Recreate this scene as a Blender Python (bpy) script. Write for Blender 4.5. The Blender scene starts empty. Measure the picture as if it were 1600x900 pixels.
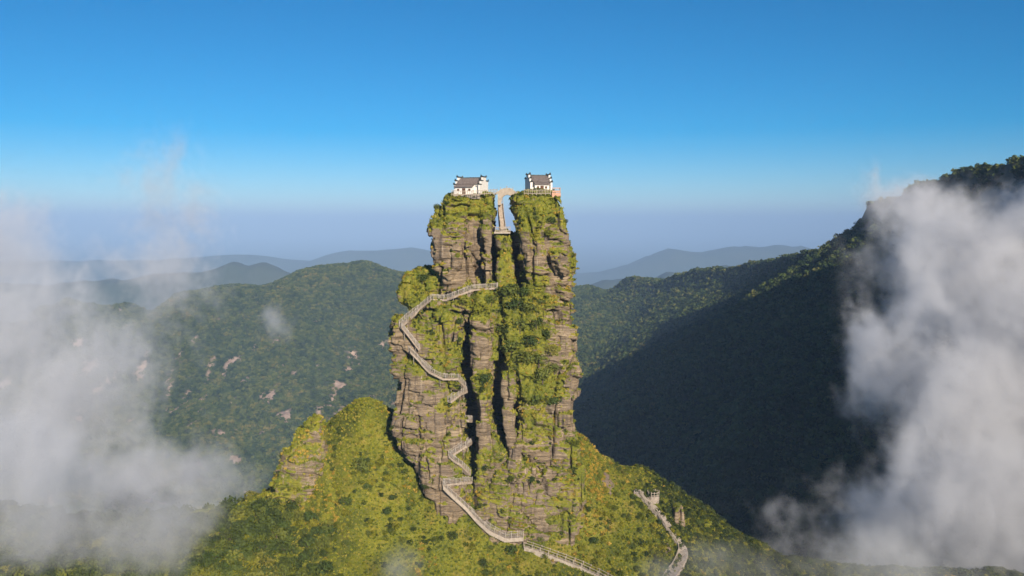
import bpy, math, random
import numpy as np
from mathutils import Vector, Matrix
from mathutils.bvhtree import BVHTree

S = bpy.context.scene
COL = S.collection
rng = np.random.default_rng(7)
random.seed(7)

# ---------------------------------------------------------------- camera
FPX = 1386.0                    # focal length in photo pixels (1600 wide)
HZ = 350.0                      # photo row of the horizon
cam_d = bpy.data.cameras.new('camera')
cam_d.sensor_width = 36.0
cam_d.lens = 36.0 * FPX / 1600.0
cam_d.shift_y = -(450.0 - HZ) / 1600.0
cam_d.clip_start = 1.0
cam_d.clip_end = 90000.0
cam = bpy.data.objects.new('camera', cam_d)
COL.objects.link(cam)
cam.location = (0, 0, 0)
cam.rotation_euler = (math.radians(90), 0, 0)
S.camera = cam

# ---------------------------------------------------------------- sky, sun, exposure
SUN_AZ = math.radians(19.0)     # to the right of straight behind the camera
SUN_EL = math.radians(21.0)
to_sun = Vector((math.sin(SUN_AZ) * math.cos(SUN_EL), -math.cos(SUN_AZ) * math.cos(SUN_EL), math.sin(SUN_EL)))
W = bpy.data.worlds.new('World')
S.world = W
W.use_nodes = True
wn = W.node_tree.nodes
wl = W.node_tree.links
bg = wn['Background']
sky = wn.new('ShaderNodeTexSky')
sky.sky_type = 'NISHITA'
sky.sun_disc = False
sky.sun_elevation = SUN_EL
sky.sun_rotation = math.atan2(to_sun.x, to_sun.y)
sky.altitude = 2300.0
sky.air_density = 1.0
sky.dust_density = 0.0
sky.ozone_density = 4.0
# the photograph's sky is graded: deeper and more saturated than the raw model, everywhere alike
sc0 = wn.new('ShaderNodeVectorMath'); sc0.operation = 'SCALE'; sc0.inputs['Scale'].default_value = 0.15
gam = wn.new('ShaderNodeGamma'); gam.inputs['Gamma'].default_value = 1.08
sc1 = wn.new('ShaderNodeVectorMath'); sc1.operation = 'SCALE'; sc1.inputs['Scale'].default_value = 6.2
hsv = wn.new('ShaderNodeHueSaturation')
hsv.inputs['Saturation'].default_value = 1.5
hsv.inputs['Hue'].default_value = 0.494
wl.new(sky.outputs[0], sc0.inputs[0]); wl.new(sc0.outputs[0], gam.inputs['Color']); wl.new(gam.outputs[0], sc1.inputs[0])
wl.new(sc1.outputs[0], hsv.inputs['Color'])
wl.new(hsv.outputs[0], bg.inputs[0])
bg.inputs[1].default_value = 0.074
sun_d = bpy.data.lights.new('sun', 'SUN')
sun_d.energy = 5.0
sun_d.angle = math.radians(0.5)
sun_d.color = (1.0, 0.88, 0.73)
sun = bpy.data.objects.new('sun', sun_d)
COL.objects.link(sun)
sun.rotation_euler = (-to_sun).to_track_quat('-Z', 'Y').to_euler()
S.view_settings.view_transform = 'Standard'
S.view_settings.look = 'None'
S.view_settings.exposure = 0.55
S.view_settings.gamma = 1.0
S.view_settings.use_curve_mapping = False
cy = S.cycles
cy.max_bounces = 5
cy.diffuse_bounces = 2
cy.glossy_bounces = 1
cy.transmission_bounces = 2
cy.volume_bounces = 2
cy.transparent_max_bounces = 8
cy.use_denoising = True
cy.volume_step_rate = 2.5
cy.volume_max_steps = 256
cy.sample_clamp_indirect = 6.0
cy.use_adaptive_sampling = True
cy.adaptive_threshold = 0.02
cy.adaptive_min_samples = 16

# ---------------------------------------------------------------- helpers
def P(px, py, Y):
    """world point at depth Y seen at photo position (px, py)"""
    return np.array(((px - 800.0) * Y / FPX, Y, (HZ - py) * Y / FPX))

_lat = rng.random((64, 64, 64)).astype(np.float32)

_flat = _lat.ravel()
def vnoise(x, y, z):
    x = np.asarray(x, np.float32); y = np.asarray(y, np.float32); z = np.asarray(z, np.float32)
    xi = np.floor(x); yi = np.floor(y); zi = np.floor(z)
    fx = x - xi; fy = y - yi; fz = z - zi
    fx *= fx * (3 - 2 * fx); fy *= fy * (3 - 2 * fy); fz *= fz * (3 - 2 * fz)
    x0 = xi.astype(np.int32); y0 = yi.astype(np.int32); z0 = zi.astype(np.int32)
    x1 = ((x0 + 1) & 63) << 12; y1 = ((y0 + 1) & 63) << 6; z1 = (z0 + 1) & 63
    x0 = (x0 & 63) << 12; y0 = (y0 & 63) << 6; z0 = z0 & 63
    def e(yy, zz):
        q = yy + zz; a = _flat.take(x0 + q); return a + (_flat.take(x1 + q) - a) * fx
    a = e(y0, z0); a += (e(y1, z0) - a) * fy
    b = e(y0, z1); b += (e(y1, z1) - b) * fy
    a += (b - a) * fz
    return a * 2 - 1          # -1..1

def fbm(x, y, z, octv=4, gain=0.5):
    s = 0; a = 1.0; t = 0
    for k in range(octv):
        s = s + a * vnoise(x * 2 ** k + 11.3 * k, y * 2 ** k + 5.7 * k, z * 2 ** k + 3.1 * k)
        t += a; a *= gain
    return s / t

def sstep(a, b, x):
    t = np.clip((x - a) / (b - a), 0, 1)
    return t * t * (3 - 2 * t)

def mesh_np(name, V, F, smooth=False):
    """mesh from an (n,3) vertex array and an (m,k) face array"""
    V = np.ascontiguousarray(V, np.float32); F = np.ascontiguousarray(F, np.int32)
    me = bpy.data.meshes.new(name)
    k = F.shape[1]
    me.vertices.add(len(V)); me.vertices.foreach_set('co', V.ravel())
    me.loops.add(F.size); me.loops.foreach_set('vertex_index', F.ravel())
    me.polygons.add(len(F))
    me.polygons.foreach_set('loop_start', np.arange(0, F.size, k, dtype=np.int32))
    me.update(calc_edges=True)
    if smooth:
        me.polygons.foreach_set('use_smooth', np.ones(len(F), bool))
    me.validate()
    return me

def fattr(me, name, vals):
    a = me.attributes.new(name, 'FLOAT', 'POINT')
    a.data.foreach_set('value', np.ascontiguousarray(vals, np.float32))

def link(name, me, mat=None, parent=None):
    o = bpy.data.objects.new(name, me)
    COL.objects.link(o)
    if mat is not None and me is not None:
        me.materials.clear(); me.materials.append(mat)
    if parent is not None:
        o.parent = parent
    return o

def empty(name, loc, rz=0.0):
    o = bpy.data.objects.new(name, None)
    COL.objects.link(o); o.location = loc; o.rotation_euler = (0, 0, rz)
    o.empty_display_size = 0.5
    return o

def tag(o, label=None, cat=None, group=None, kind=None):
    if label: o['label'] = label
    if cat: o['category'] = cat
    if group: o['group'] = group
    if kind: o['kind'] = kind
    return o

class MB:
    """collects boxes, prisms and tubes for one mesh"""
    def __init__(s): s.v = []; s.f = []
    def add(s, vs, fs):
        b = len(s.v); s.v += [tuple(map(float, v)) for v in vs]
        s.f += [tuple(b + i for i in f) for f in fs]; return s
    def box(s, x0, x1, y0, y1, z0, z1):
        return s.add([(x0, y0, z0), (x1, y0, z0), (x1, y1, z0), (x0, y1, z0), (x0, y0, z1), (x1, y0, z1), (x1, y1, z1), (x0, y1, z1)],
                     [(0, 3, 2, 1), (4, 5, 6, 7), (0, 1, 5, 4), (1, 2, 6, 5), (2, 3, 7, 6), (3, 0, 4, 7)])
    def bar(s, a, b, w, h, up=(0, 0, 1)):
        a = Vector(a); b = Vector(b); d = (b - a)
        if d.length < 1e-6: return s
        d.normalize(); u = Vector(up)
        r = d.cross(u)
        if r.length < 1e-4: r = d.cross(Vector((1, 0, 0)))
        r.normalize(); u = r.cross(d)
        vs = []
        for p in (a, b):
            for (i, j) in ((-1, -1), (1, -1), (1, 1), (-1, 1)):
                vs.append(p + r * (i * w / 2) + u * (j * h / 2))
        return s.add(vs, [(0, 1, 2, 3), (7, 6, 5, 4), (0, 4, 5, 1), (1, 5, 6, 2), (2, 6, 7, 3), (3, 7, 4, 0)])
    def prism(s, pts, axis, a, b):
        """closed outline pts (2-d) pushed from a to b along an axis (0 x, 1 y, 2 z)"""
        n = len(pts); vs = []
        for t in (a, b):
            for (p, q) in pts:
                vs.append({0: (t, p, q), 1: (p, t, q), 2: (p, q, t)}[axis])
        fs = [tuple(range(n)), tuple(range(2 * n - 1, n - 1, -1))]
        fs += [(i, n + i, n + (i + 1) % n, (i + 1) % n) for i in range(n)]
        return s.add(vs, fs)
    def mesh(s, name):
        me = bpy.data.meshes.new(name); me.from_pydata(s.v, [], s.f)
        import bmesh
        bm = bmesh.new(); bm.from_mesh(me); bmesh.ops.recalc_face_normals(bm, faces=bm.faces); bm.to_mesh(me); bm.free()
        return me
    def build(s, name, mat, parent=None): return link(name, s.mesh(name), mat, parent)

class RBF:
    """thin-plate surface through scattered (x, y, z) points"""
    def __init__(s, pts, lam=0.0, scale=100.0):
        pts = np.array(pts, float); s.sc = scale
        s.c = pts[:, :2] / scale; n = len(pts)
        K = s.k(s.c) + lam * np.eye(n)
        Pm = np.hstack([np.ones((n, 1)), s.c])
        A = np.block([[K, Pm], [Pm.T, np.zeros((3, 3))]])
        sol = np.linalg.solve(A, np.concatenate([pts[:, 2], np.zeros(3)]))
        s.w = sol[:n]; s.a = sol[n:]
    def k(s, q):
        d2 = ((q[:, None, :] - s.c[None]) ** 2).sum(-1)
        return 0.5 * d2 * np.log(d2 + 1e-12)
    def __call__(s, x, y):
        q = np.stack([np.ravel(x), np.ravel(y)], 1) / s.sc
        out = np.empty(len(q))
        for i in range(0, len(q), 40000):
            b = q[i:i + 40000]
            out[i:i + 40000] = s.k(b) @ s.w + s.a[0] + b @ s.a[1:]
        return out.reshape(np.shape(x))

def grid_mesh(name, X, Y, Z, smooth=True):
    ny, nx = X.shape
    V = np.stack([X.ravel(), Y.ravel(), Z.ravel()], 1)
    i = np.arange(ny * nx).reshape(ny, nx)
    F = np.stack([i[:-1, :-1].ravel(), i[:-1, 1:].ravel(), i[1:, 1:].ravel(), i[1:, :-1].ravel()], 1)
    return mesh_np(name, V, F, smooth)

# ---------------------------------------------------------------- materials
def nm(name):
    m = bpy.data.materials.new(name); m.use_nodes = True
    nt = m.node_tree; b = nt.nodes['Principled BSDF']
    b.inputs['Specular IOR Level'].default_value = 0.2
    return m, nt, b

class NT:
    def __init__(s, nt): s.nt = nt
    def n(s, t, **kw):
        nd = s.nt.nodes.new(t)
        for k, v in kw.items(): setattr(nd, k, v)
        return nd
    def l(s, a, b): s.nt.links.new(a, b)
    def val(s, sock, v):
        if hasattr(v, 'node'): s.l(v, sock)
        else: sock.default_value = v
    def attr(s, name): return s.n('ShaderNodeAttribute', attribute_name=name).outputs['Fac']
    def pos(s, scale=(1, 1, 1), obj=False):
        if obj: src = s.n('ShaderNodeTexCoord').outputs['Object']
        else: src = s.n('ShaderNodeNewGeometry').outputs['Position']
        m = s.n('ShaderNodeVectorMath', operation='MULTIPLY'); s.l(src, m.inputs[0]); m.inputs[1].default_value = scale
        return m.outputs[0]
    def noise(s, vec, scale=1.0, detail=4, rough=0.55, dist=0.0):
        t = s.n('ShaderNodeTexNoise'); s.l(vec, t.inputs['Vector'])
        t.inputs['Scale'].default_value = scale; t.inputs['Detail'].default_value = detail
        t.inputs['Roughness'].default_value = rough; t.inputs['Distortion'].default_value = dist
        return t.outputs['Fac']
    def ramp(s, fac, stops, interp='LINEAR'):
        r = s.n('ShaderNodeValToRGB'); s.val(r.inputs[0], fac); cr = r.color_ramp; cr.interpolation = interp
        while len(cr.elements) < len(stops): cr.elements.new(0.5)
        for e, (p, c) in zip(cr.elements, stops):
            e.position = p; e.color = (*c, 1) if len(c) == 3 else c
        return r.outputs[0]
    def mix(s, fac, a, b, mode='MIX'):
        m = s.n('ShaderNodeMix', data_type='RGBA', blend_type=mode)
        s.val(m.inputs[0], fac)
        for sock, v in ((m.inputs[6], a), (m.inputs[7], b)):
            if hasattr(v, 'node'): s.l(v, sock)
            else: sock.default_value = (*v, 1)
        return m.outputs[2]
    def math(s, op, a, b=0.0, c=0.0, clamp=False):
        m = s.n('ShaderNodeMath', operation=op, use_clamp=clamp)
        s.val(m.inputs[0], a); s.val(m.inputs[1], b); s.val(m.inputs[2], c)
        return m.outputs[0]
    def mapr(s, v, a, b, c=0.0, d=1.0, smooth=True):
        m = s.n('ShaderNodeMapRange', interpolation_type='SMOOTHSTEP' if smooth else 'LINEAR')
        s.val(m.inputs[0], v)
        for k, q in zip((1, 2, 3, 4), (a, b, c, d)): m.inputs[k].default_value = q
        return m.outputs[0]
    def bump(s, h, strength, dist):
        b = s.n('ShaderNodeBump'); s.l(h, b.inputs['Height'])
        b.inputs['Strength'].default_value = strength; b.inputs['Distance'].default_value = dist
        return b.outputs[0]

def grass_colour(t, p):
    """yellow-green, olive and ochre growth, in patches"""
    big = t.noise(p, 0.16, 3, 0.55)
    fine = t.noise(p, 1.7, 4, 0.65)
    c = t.ramp(big, [(0.30, (0.050, 0.080, 0.018)), (0.44, (0.125, 0.158, 0.022)), (0.56, (0.225, 0.232, 0.026)), (0.70, (0.32, 0.24, 0.060))])
    c2 = t.ramp(fine, [(0.30, (0.045, 0.055, 0.010)), (0.48, (0.15, 0.145, 0.016)), (0.64, (0.29, 0.24, 0.035)), (0.8, (0.36, 0.25, 0.07))])
    return t.mix(0.5, c, c2)

def make_rock():
    m, nt, b = nm('rock'); t = NT(nt)
    p = t.pos()
    strat = t.noise(t.pos((0.10, 0.10, 1.5)), 1.0, 6, 0.65, 0.35)
    fine = t.noise(t.pos((0.45, 0.45, 3.2)), 1.0, 5, 0.7)
    patch = t.noise(p, 0.12, 4, 0.6)
    streak = t.noise(t.pos((0.9, 0.9, 0.07)), 1.0, 4, 0.6)
    c = t.ramp(strat, [(0.31, (0.046, 0.033, 0.023)), (0.43, (0.150, 0.110, 0.072)), (0.55, (0.31, 0.232, 0.148)), (0.70, (0.56, 0.43, 0.275))])
    c2 = t.ramp(fine, [(0.35, (0.050, 0.036, 0.025)), (0.52, (0.24, 0.180, 0.115)), (0.72, (0.56, 0.435, 0.28))])
    c = t.mix(0.45, c, c2)
    c = t.mix(t.mapr(patch, 0.42, 0.66, 0, 0.75), c, t.mix(0.5, c, (0.165, 0.135, 0.118)))
    c = t.mix(t.mapr(streak, 0.60, 0.76, 0, 0.6), c, (0.58, 0.48, 0.36))
    c = t.mix(t.mapr(streak, 0.40, 0.28, 0, 0.5), c, (0.075, 0.060, 0.052))
    ln = t.noise(t.pos((0.07, 0.07, 1.15)), 1.0, 5, 0.6, 0.5)
    ln = t.math('ABSOLUTE', t.math('SUBTRACT', t.math('FRACT', t.math('MULTIPLY', ln, 9.0)), 0.5))
    c = t.mix(t.mapr(ln, 0.10, 0.02, 0, 0.6), c, (0.050, 0.036, 0.027))
    stain = t.noise(t.pos((0.55, 0.55, 0.05)), 1.0, 5, 0.65, 0.4)
    c = t.mix(t.mapr(stain, 0.56, 0.70, 0, 0.65), c, (0.085, 0.068, 0.058))
    veg = t.attr('veg')
    nz = t.noise(p, 1.1, 5, 0.7)
    fac = t.mapr(t.math('ADD', veg, t.math('MULTIPLY', t.math('SUBTRACT', nz, 0.5), 1.3)), 0.40, 0.60)
    g = grass_colour(t, p)
    t.l(t.mix(fac, c, g), b.inputs['Base Color'])
    h = t.math('ADD', t.math('MULTIPLY', fine, 0.7), t.math('MULTIPLY', nz, 0.5))
    t.l(t.bump(h, 0.9, 0.5), b.inputs['Normal'])
    b.inputs['Roughness'].default_value = 0.9
    return m

def make_ground():
    m, nt, b = nm('hill_ground'); t = NT(nt)
    p = t.pos()
    g = grass_colour(t, p)
    dark = t.noise(p, 0.07, 4, 0.6)
    g = t.mix(t.mapr(dark, 0.5, 0.62, 0, 0.6), g, (0.045, 0.062, 0.014))
    soil = t.ramp(t.noise(p, 0.8, 5, 0.7), [(0.3, (0.11, 0.08, 0.06)), (0.7, (0.32, 0.24, 0.17))])
    c = t.mix(t.mapr(t.attr('bare'), 0.35, 0.65), g, soil)
    t.l(c, b.inputs['Base Color'])
    t.l(t.bump(t.noise(p, 1.5, 5, 0.7), 0.9, 0.7), b.inputs['Normal'])
    b.inputs['Roughness'].default_value = 0.95
    return m

def make_leaf(name, stops, scale=0.35):
    m, nt, b = nm(name); t = NT(nt)
    rnd = t.n('ShaderNodeObjectInfo').outputs['Random']
    n = t.noise(t.pos(), scale, 3, 0.6)
    n2 = t.noise(t.pos(), 0.03, 2, 0.5)
    f = t.math('ADD', t.math('MULTIPLY', rnd, 0.45), t.math('MULTIPLY', n, 0.45))
    f = t.math('ADD', f, t.math('MULTIPLY', t.math('SUBTRACT', n2, 0.5), 0.6))
    t.l(t.ramp(f, stops), b.inputs['Base Color'])
    b.inputs['Roughness'].default_value = 0.75
    b.inputs['Specular IOR Level'].default_value = 0.1
    return m

def make_plain(name, c0, c1, scale=3.0, rough=0.85, bump=0.3, stretch=(1, 1, 1)):
    m, nt, b = nm(name); t = NT(nt)
    p = t.pos(stretch)
    n = t.noise(p, scale, 5, 0.65)
    t.l(t.ramp(n, [(0.3, c0), (0.7, c1)]), b.inputs['Base Color'])
    t.l(t.bump(n, bump, 0.05), b.inputs['Normal'])
    b.inputs['Roughness'].default_value = rough
    return m

def make_forest_floor():
    m, nt, b = nm('forest_slope'); t = NT(nt)
    p = t.pos()
    n = t.noise(p, 0.06, 5, 0.7); n2 = t.noise(p, 0.006, 4, 0.6)
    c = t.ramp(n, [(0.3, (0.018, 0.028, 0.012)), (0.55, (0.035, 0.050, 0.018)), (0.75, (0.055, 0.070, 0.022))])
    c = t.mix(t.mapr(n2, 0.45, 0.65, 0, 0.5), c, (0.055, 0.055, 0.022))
    rock = t.ramp(t.noise(t.pos((1, 1, 2.5)), 0.08, 5, 0.7), [(0.3, (0.20, 0.14, 0.11)), (0.7, (0.52, 0.38, 0.29))])
    c = t.mix(t.attr('scar'), c, rock)
    t.l(c, b.inputs['Base Color'])
    t.l(t.bump(n, 1.0, 6.0), b.inputs['Normal'])
    b.inputs['Roughness'].default_value = 0.95
    return m

M = {}
M['rock'] = make_rock()
M['ground'] = make_ground()
M['forest'] = make_forest_floor()
M['far'] = make_plain('far_forest', (0.035, 0.05, 0.025), (0.06, 0.07, 0.035), 0.004, 0.95, 0.2)
M['plain'] = make_plain('lowland', (0.04, 0.055, 0.03), (0.08, 0.085, 0.05), 0.001, 0.95, 0.2)
M['leaf'] = make_leaf('shrub_leaves', [(0.15, (0.035, 0.050, 0.010)), (0.38, (0.10, 0.115, 0.014)), (0.58, (0.19, 0.185, 0.018)), (0.85, (0.30, 0.235, 0.030))])
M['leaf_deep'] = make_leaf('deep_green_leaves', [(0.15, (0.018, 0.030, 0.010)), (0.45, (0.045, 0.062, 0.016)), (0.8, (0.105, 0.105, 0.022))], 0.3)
M['leaf_mid'] = make_leaf('tree_leaves', [(0.15, (0.030, 0.046, 0.012)), (0.42, (0.070, 0.092, 0.020)), (0.62, (0.130, 0.142, 0.026)), (0.85, (0.21, 0.185, 0.04))], 0.12)
M['leaf_dark'] = make_leaf('dark_shrub_leaves', [(0.15, (0.028, 0.046, 0.014)), (0.45, (0.066, 0.095, 0.022)), (0.8, (0.135, 0.15, 0.03))])
M['grass'] = make_leaf('grass_tufts', [(0.10, (0.055, 0.078, 0.018)), (0.34, (0.145, 0.172, 0.022)), (0.56, (0.275, 0.268, 0.030)), (0.84, (0.42, 0.31, 0.075))], 0.5)
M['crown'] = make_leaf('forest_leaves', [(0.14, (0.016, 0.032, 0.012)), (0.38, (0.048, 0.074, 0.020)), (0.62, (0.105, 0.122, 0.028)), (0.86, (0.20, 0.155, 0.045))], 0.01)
M['bark'] = make_plain('bark', (0.05, 0.035, 0.025), (0.13, 0.10, 0.075), 3.0)
M['plaster'] = make_plain('white_plaster', (0.66, 0.62, 0.56), (0.82, 0.79, 0.74), 1.2, 0.85, 0.15)
M['tile'] = make_plain('roof_tiles', (0.12, 0.10, 0.095), (0.28, 0.235, 0.215), 2.5, 0.8, 0.5)
M['tile_dark'] = make_plain('coping_tiles', (0.035, 0.045, 0.045), (0.10, 0.11, 0.105), 2.5, 0.7, 0.4)
M['stone'] = make_plain('pale_stone', (0.29, 0.24, 0.185), (0.47, 0.40, 0.32), 1.6, 0.85, 0.4)
M['wood'] = make_plain('weathered_rail', (0.25, 0.215, 0.18), (0.45, 0.40, 0.345), 1.5, 0.85, 0.3)
M['tread'] = make_plain('stair_tread', (0.26, 0.205, 0.155), (0.45, 0.37, 0.29), 2.0, 0.9, 0.3)
M['door'] = make_plain('old_door', (0.07, 0.035, 0.025), (0.16, 0.08, 0.05), 3.0)
M['path'] = make_plain('path_paving', (0.24, 0.195, 0.16), (0.42, 0.36, 0.30), 1.2, 0.9, 0.4)
M['pink'] = make_plain('pink_brick', (0.46, 0.25, 0.17), (0.62, 0.38, 0.27), 1.8, 0.85, 0.4)

# ================================================================ the large land
LAND = []
def lp(px, py, Y): LAND.append(tuple(P(px, py, Y)))
for a in [(300, 500, 1950), (352, 474, 2000), (376, 460, 2050), (400, 448, 2080), (452, 436, 2100), (500, 428, 2100), (548, 426, 2080), (564, 421, 2080),
          (592, 436, 2060), (640, 438, 2050), (720, 448, 2050), (800, 453, 2050), (860, 448, 2080), (902, 444, 2100),
          (450, 560, 1850), (560, 540, 1850), (350, 600, 1780), (620, 590, 1740), (500, 640, 1690), (720, 600, 1740),
          (350, 700, 1580), (450, 720, 1560), (540, 715, 1540), (620, 700, 1560), (200, 640, 1750), (100, 560, 1900), (0, 500, 2100), (-250, 480, 2200),
          (420, 800, 1280), (600, 800, 1250), (250, 800, 1280), (-50, 760, 1350), (760, 830, 1050), (300, 900, 850), (-300, 800, 950),
          (1000, 520, 1700), (950, 600, 1540), (900, 560, 1650), (1060, 640, 1150), (1200, 590, 1000), (1290, 480, 1080), (1250, 700, 760), (1400, 650, 690),
          (1150, 780, 720), (1300, 850, 560), (1500, 800, 500), (900, 700, 1150), (860, 800, 1000)]:
    lp(*a)
for px, Y, z in [(300, 2700, -420), (560, 2700, -420), (800, 2700, -420), (1000, 2700, -430), (0, 3000, -450), (-200, 3600, -500), (600, 4000, -560), (1100, 3900, -560), (1300, 3000, -520)]:
    LAND.append(((px - 800) * Y / FPX, Y, z))
for X, Y, z in [(900, 1500, -260), (820, 1100, -150), (1000, 700, -200), (1300, 1000, -420), (1300, 2000, -520), (1500, 500, -400), (700, 1950, -330), (1400, 3600, -560), (380, 1000, -130), (380, 1400, -190), (400, 700, -120), (500, 500, -130),
                (-2600, 600, -500), (-2600, 2000, -420), (-2600, 4200, -560), (-1200, 500, -420), (0, 420, -330), (-300, 420, -340), (250, 400, -300), (1500, 4200, -560), (0, 4200, -570), (0, 0, -390), (-600, 0, -450), (0, -500, -450), (-2600, -500, -520), (900, 0, -60), (1000, -450, -300), (1500, -400, -450), (250, 0, -260), (250, -400, -330)]:
    LAND.append((X, Y, z))
# crest of the right-hand mountain, running away from the camera
CREST = np.array([P(*q) for q in [(2100, 130, 500), (1800, 190, 600), (1640, 226, 720), (1590, 236, 780), (1570, 238, 800), (1562, 250, 815), (1535, 254, 850), (1492, 256, 900), (1447, 270, 950), (1425, 280, 980), (1408, 299, 1000), (1388, 304, 1030),
    (1352, 302, 1075), (1343, 316, 1085), (1336, 338, 1098), (1322, 348, 1115), (1317, 364, 1128), (1300, 374, 1180), (1283, 378, 1215), (1271, 386, 1250), (1231, 392, 1350), (1172, 405, 1500), (1120, 415, 1620), (1069, 424, 1750), (1028, 436, 1850), (988, 432, 1950), (952, 446, 2050), (925, 470, 2300)]])
CREST[:, 2] -= 5.0
CREST = np.concatenate([np.array([(700, -520, -60), (640, -380, 40), (560, -200, 150), (470, 0, 290), (440, 150, 340), (432, 300, 240)], float), CREST])  # unseen near end of the crest, raised so it casts shade over the valley
land_f = RBF(LAND, 0.02, 500.0)
xs = np.concatenate([np.arange(-2600, -1500, 18.0), np.arange(-1500, 800, 8.0), np.arange(800, 1500, 18.0)]); ys = np.concatenate([np.arange(-520, 380, 18.0), np.arange(380, 2500, 8.0), np.arange(2500, 4200, 20.0)])
LX, LY = np.meshgrid(xs, ys)
LZ = land_f(LX, LY)
zero = np.zeros_like(LX)
cyv = LY + 7 * vnoise(LX / 30, LY / 30, zero + 2.0)
cyv = cyv + 10 * np.floor(2.5 * vnoise(LY / 45, zero, zero + 7.0)) * (LY < 1140)
cX = np.interp(cyv, CREST[:, 1], CREST[:, 0]); cZ = np.interp(cyv, CREST[:, 1], CREST[:, 2])
dd = LX - cX
drop = np.where(dd < 0, (0.66 + 0.85 * sstep(720, 450, LY) + 0.12 * sstep(1000, 850, LY)) * -dd + 24 * (1 - np.exp(dd / 9)), np.where(dd < 40, 0.1 * dd, 4 + 0.55 * (dd - 40)))
drop = drop + 60 * sstep(2050, 2500, LY)
ridge = cZ - 4 - drop
kk = np.clip(0.5 + 0.5 * (ridge - LZ) / 30, 0, 1)
wr = kk.copy()
LZ = LZ * (1 - kk) + ridge * kk + 20 * kk * (1 - kk) * (dd < 0)
near_c = np.exp(-np.abs(dd) / 120) * wr
wx = 60 * vnoise(LX / 220, LY / 220, zero + 1.1)
n1 = vnoise((LX + wx) / 150, (LY + wx) / 420, zero + 3.3); n2 = vnoise(LX / 120 + 7, LY / 120, zero + 8.1); n3 = fbm(LX / 55, LY / 55, zero + 5.5, 3)
nf = (1 - 0.9 * near_c) * (0.16 + 0.84 * sstep(-110, -230, LZ))
LZ = LZ + nf * ((45 + 75 * sstep(0, -200, LX)) * (0.3 - np.abs(n1)) + 40 * (0.35 - np.abs(n2))) + 5.0 * n3
for (bx, by, bh, br_) in ((566, 2080, 15, 40), (480, 2100, 6, 60), (400, 2080, 9, 70), (985, 1950, 8, 40), (1075, 1745, 7, 45)):
    LZ = LZ + bh * np.exp(-(((LX - (bx - 800) * by / FPX) / br_) ** 2 + ((LY - by) / 120) ** 2))
gy, gx = np.gradient(LZ, ys, xs)
slope = np.hypot(gx, gy)
sn = fbm(LX / 60, LY / 60, zero + 1.7, 3); sn2 = vnoise(LX / 300, LY / 300, zero + 9.0)
scar = sstep(0.47, 0.53, fbm(LX / 17, LY / 30, zero + 4.0, 2) + 0.22 * sn2 + 0.12 * sstep(-240, -300, LZ)) * sstep(-120, -260, LX) * sstep(-150, -210, LZ)
# the steep head of the right-hand mountain is bare rock in places
scar = np.maximum(scar, 0.5 * near_c * sstep(1.0, 1.6, slope + 0.6 * sn))
land = grid_mesh('mountain_slopes', LX, LY, LZ)
fattr(land, 'scar', scar.ravel())
px_all = 800 + FPX * LX / LY
dens = (1 - 0.97 * scar) * (1 - 0.75 * ((dd > -26) & (dd < 14) & (LY < 1140))) * ((px_all > -160) & (px_all < 1760) & (LY < 2400) & (LY > 380))
fattr(land, 'dens', dens.ravel())
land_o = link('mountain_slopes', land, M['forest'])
tag(land_o, kind='structure')

# far ranges and the lowland sheet
def far_range(name, Yr, w, prof, zbase, span, step):
    pp = np.array([a for a, b in prof], float); qq = np.array([b for a, b in prof], float)
    xs = np.arange(span[0], span[1], step); ys = np.arange(Yr - 2.6 * w, Yr + 2.6 * w, step)
    X, Y = np.meshgrid(xs, ys)
    px = 800 + FPX * X / Yr
    crest = (HZ - np.interp(px, pp, qq)) * Yr / FPX
    z0 = np.zeros_like(X)
    nn = fbm(X / (w * 0.8), Y / (w * 0.8), z0 + 2.2, 5, 0.55)
    rid = 0.4 - np.abs(vnoise(X / (w * 0.35), Y / (w * 0.35), z0 + 6))
    g = np.exp(-((Y - Yr - 0.25 * w * nn) / w) ** 2)
    Z = zbase - 30 + (crest - zbase) * g + 0.10 * (crest - zbase) * (nn + 0.6 * rid) * sstep(0.02, 0.5, g)
    o = link(name, grid_mesh(name, X, Y, Z), M['far'])
    return tag(o, kind='structure')
far_range('rocky_hills', 4700, 420, [(-400, 440), (100, 438), (180, 426), (250, 421), (300, 419), (340, 412), (362, 404), (385, 413), (405, 408), (432, 418), (470, 428), (540, 455), (700, 480)], -620, (-4200, 200, ), 28)
far_range('near_far_hills', 5200, 430, [(800, 470), (880, 446), (940, 429), (985, 424), (1020, 429), (1045, 414), (1070, 424), (1100, 415), (1132, 407), (1160, 412), (1230, 430), (1400, 470)], -620, (-200, 2800), 28)
far_range('distant_range', 9800, 800, [(-600, 410), (200, 402), (330, 397), (380, 394), (440, 399), (480, 404), (520, 391), (560, 387), (600, 389), (640, 385), (680, 392), (760, 410), (860, 425), (940, 420), (1000, 400), (1045, 384), (1090, 390), (1140, 383), (1200, 380), (1260, 382), (1300, 390), (1500, 398), (2200, 400)], -700, (-12000, 12000), 75)
a = np.linspace(0, 2 * math.pi, 97)[:-1]; R = 60000.0
ring = np.stack([R * np.cos(a), R * np.sin(a), np.full(96, -720.0)], 1)
pm = bpy.data.meshes.new('lowland'); pm.from_pydata([tuple(v) for v in ring], [], [tuple(range(96))])
tag(link('lowland', pm, M['plain']), kind='structure')

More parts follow.
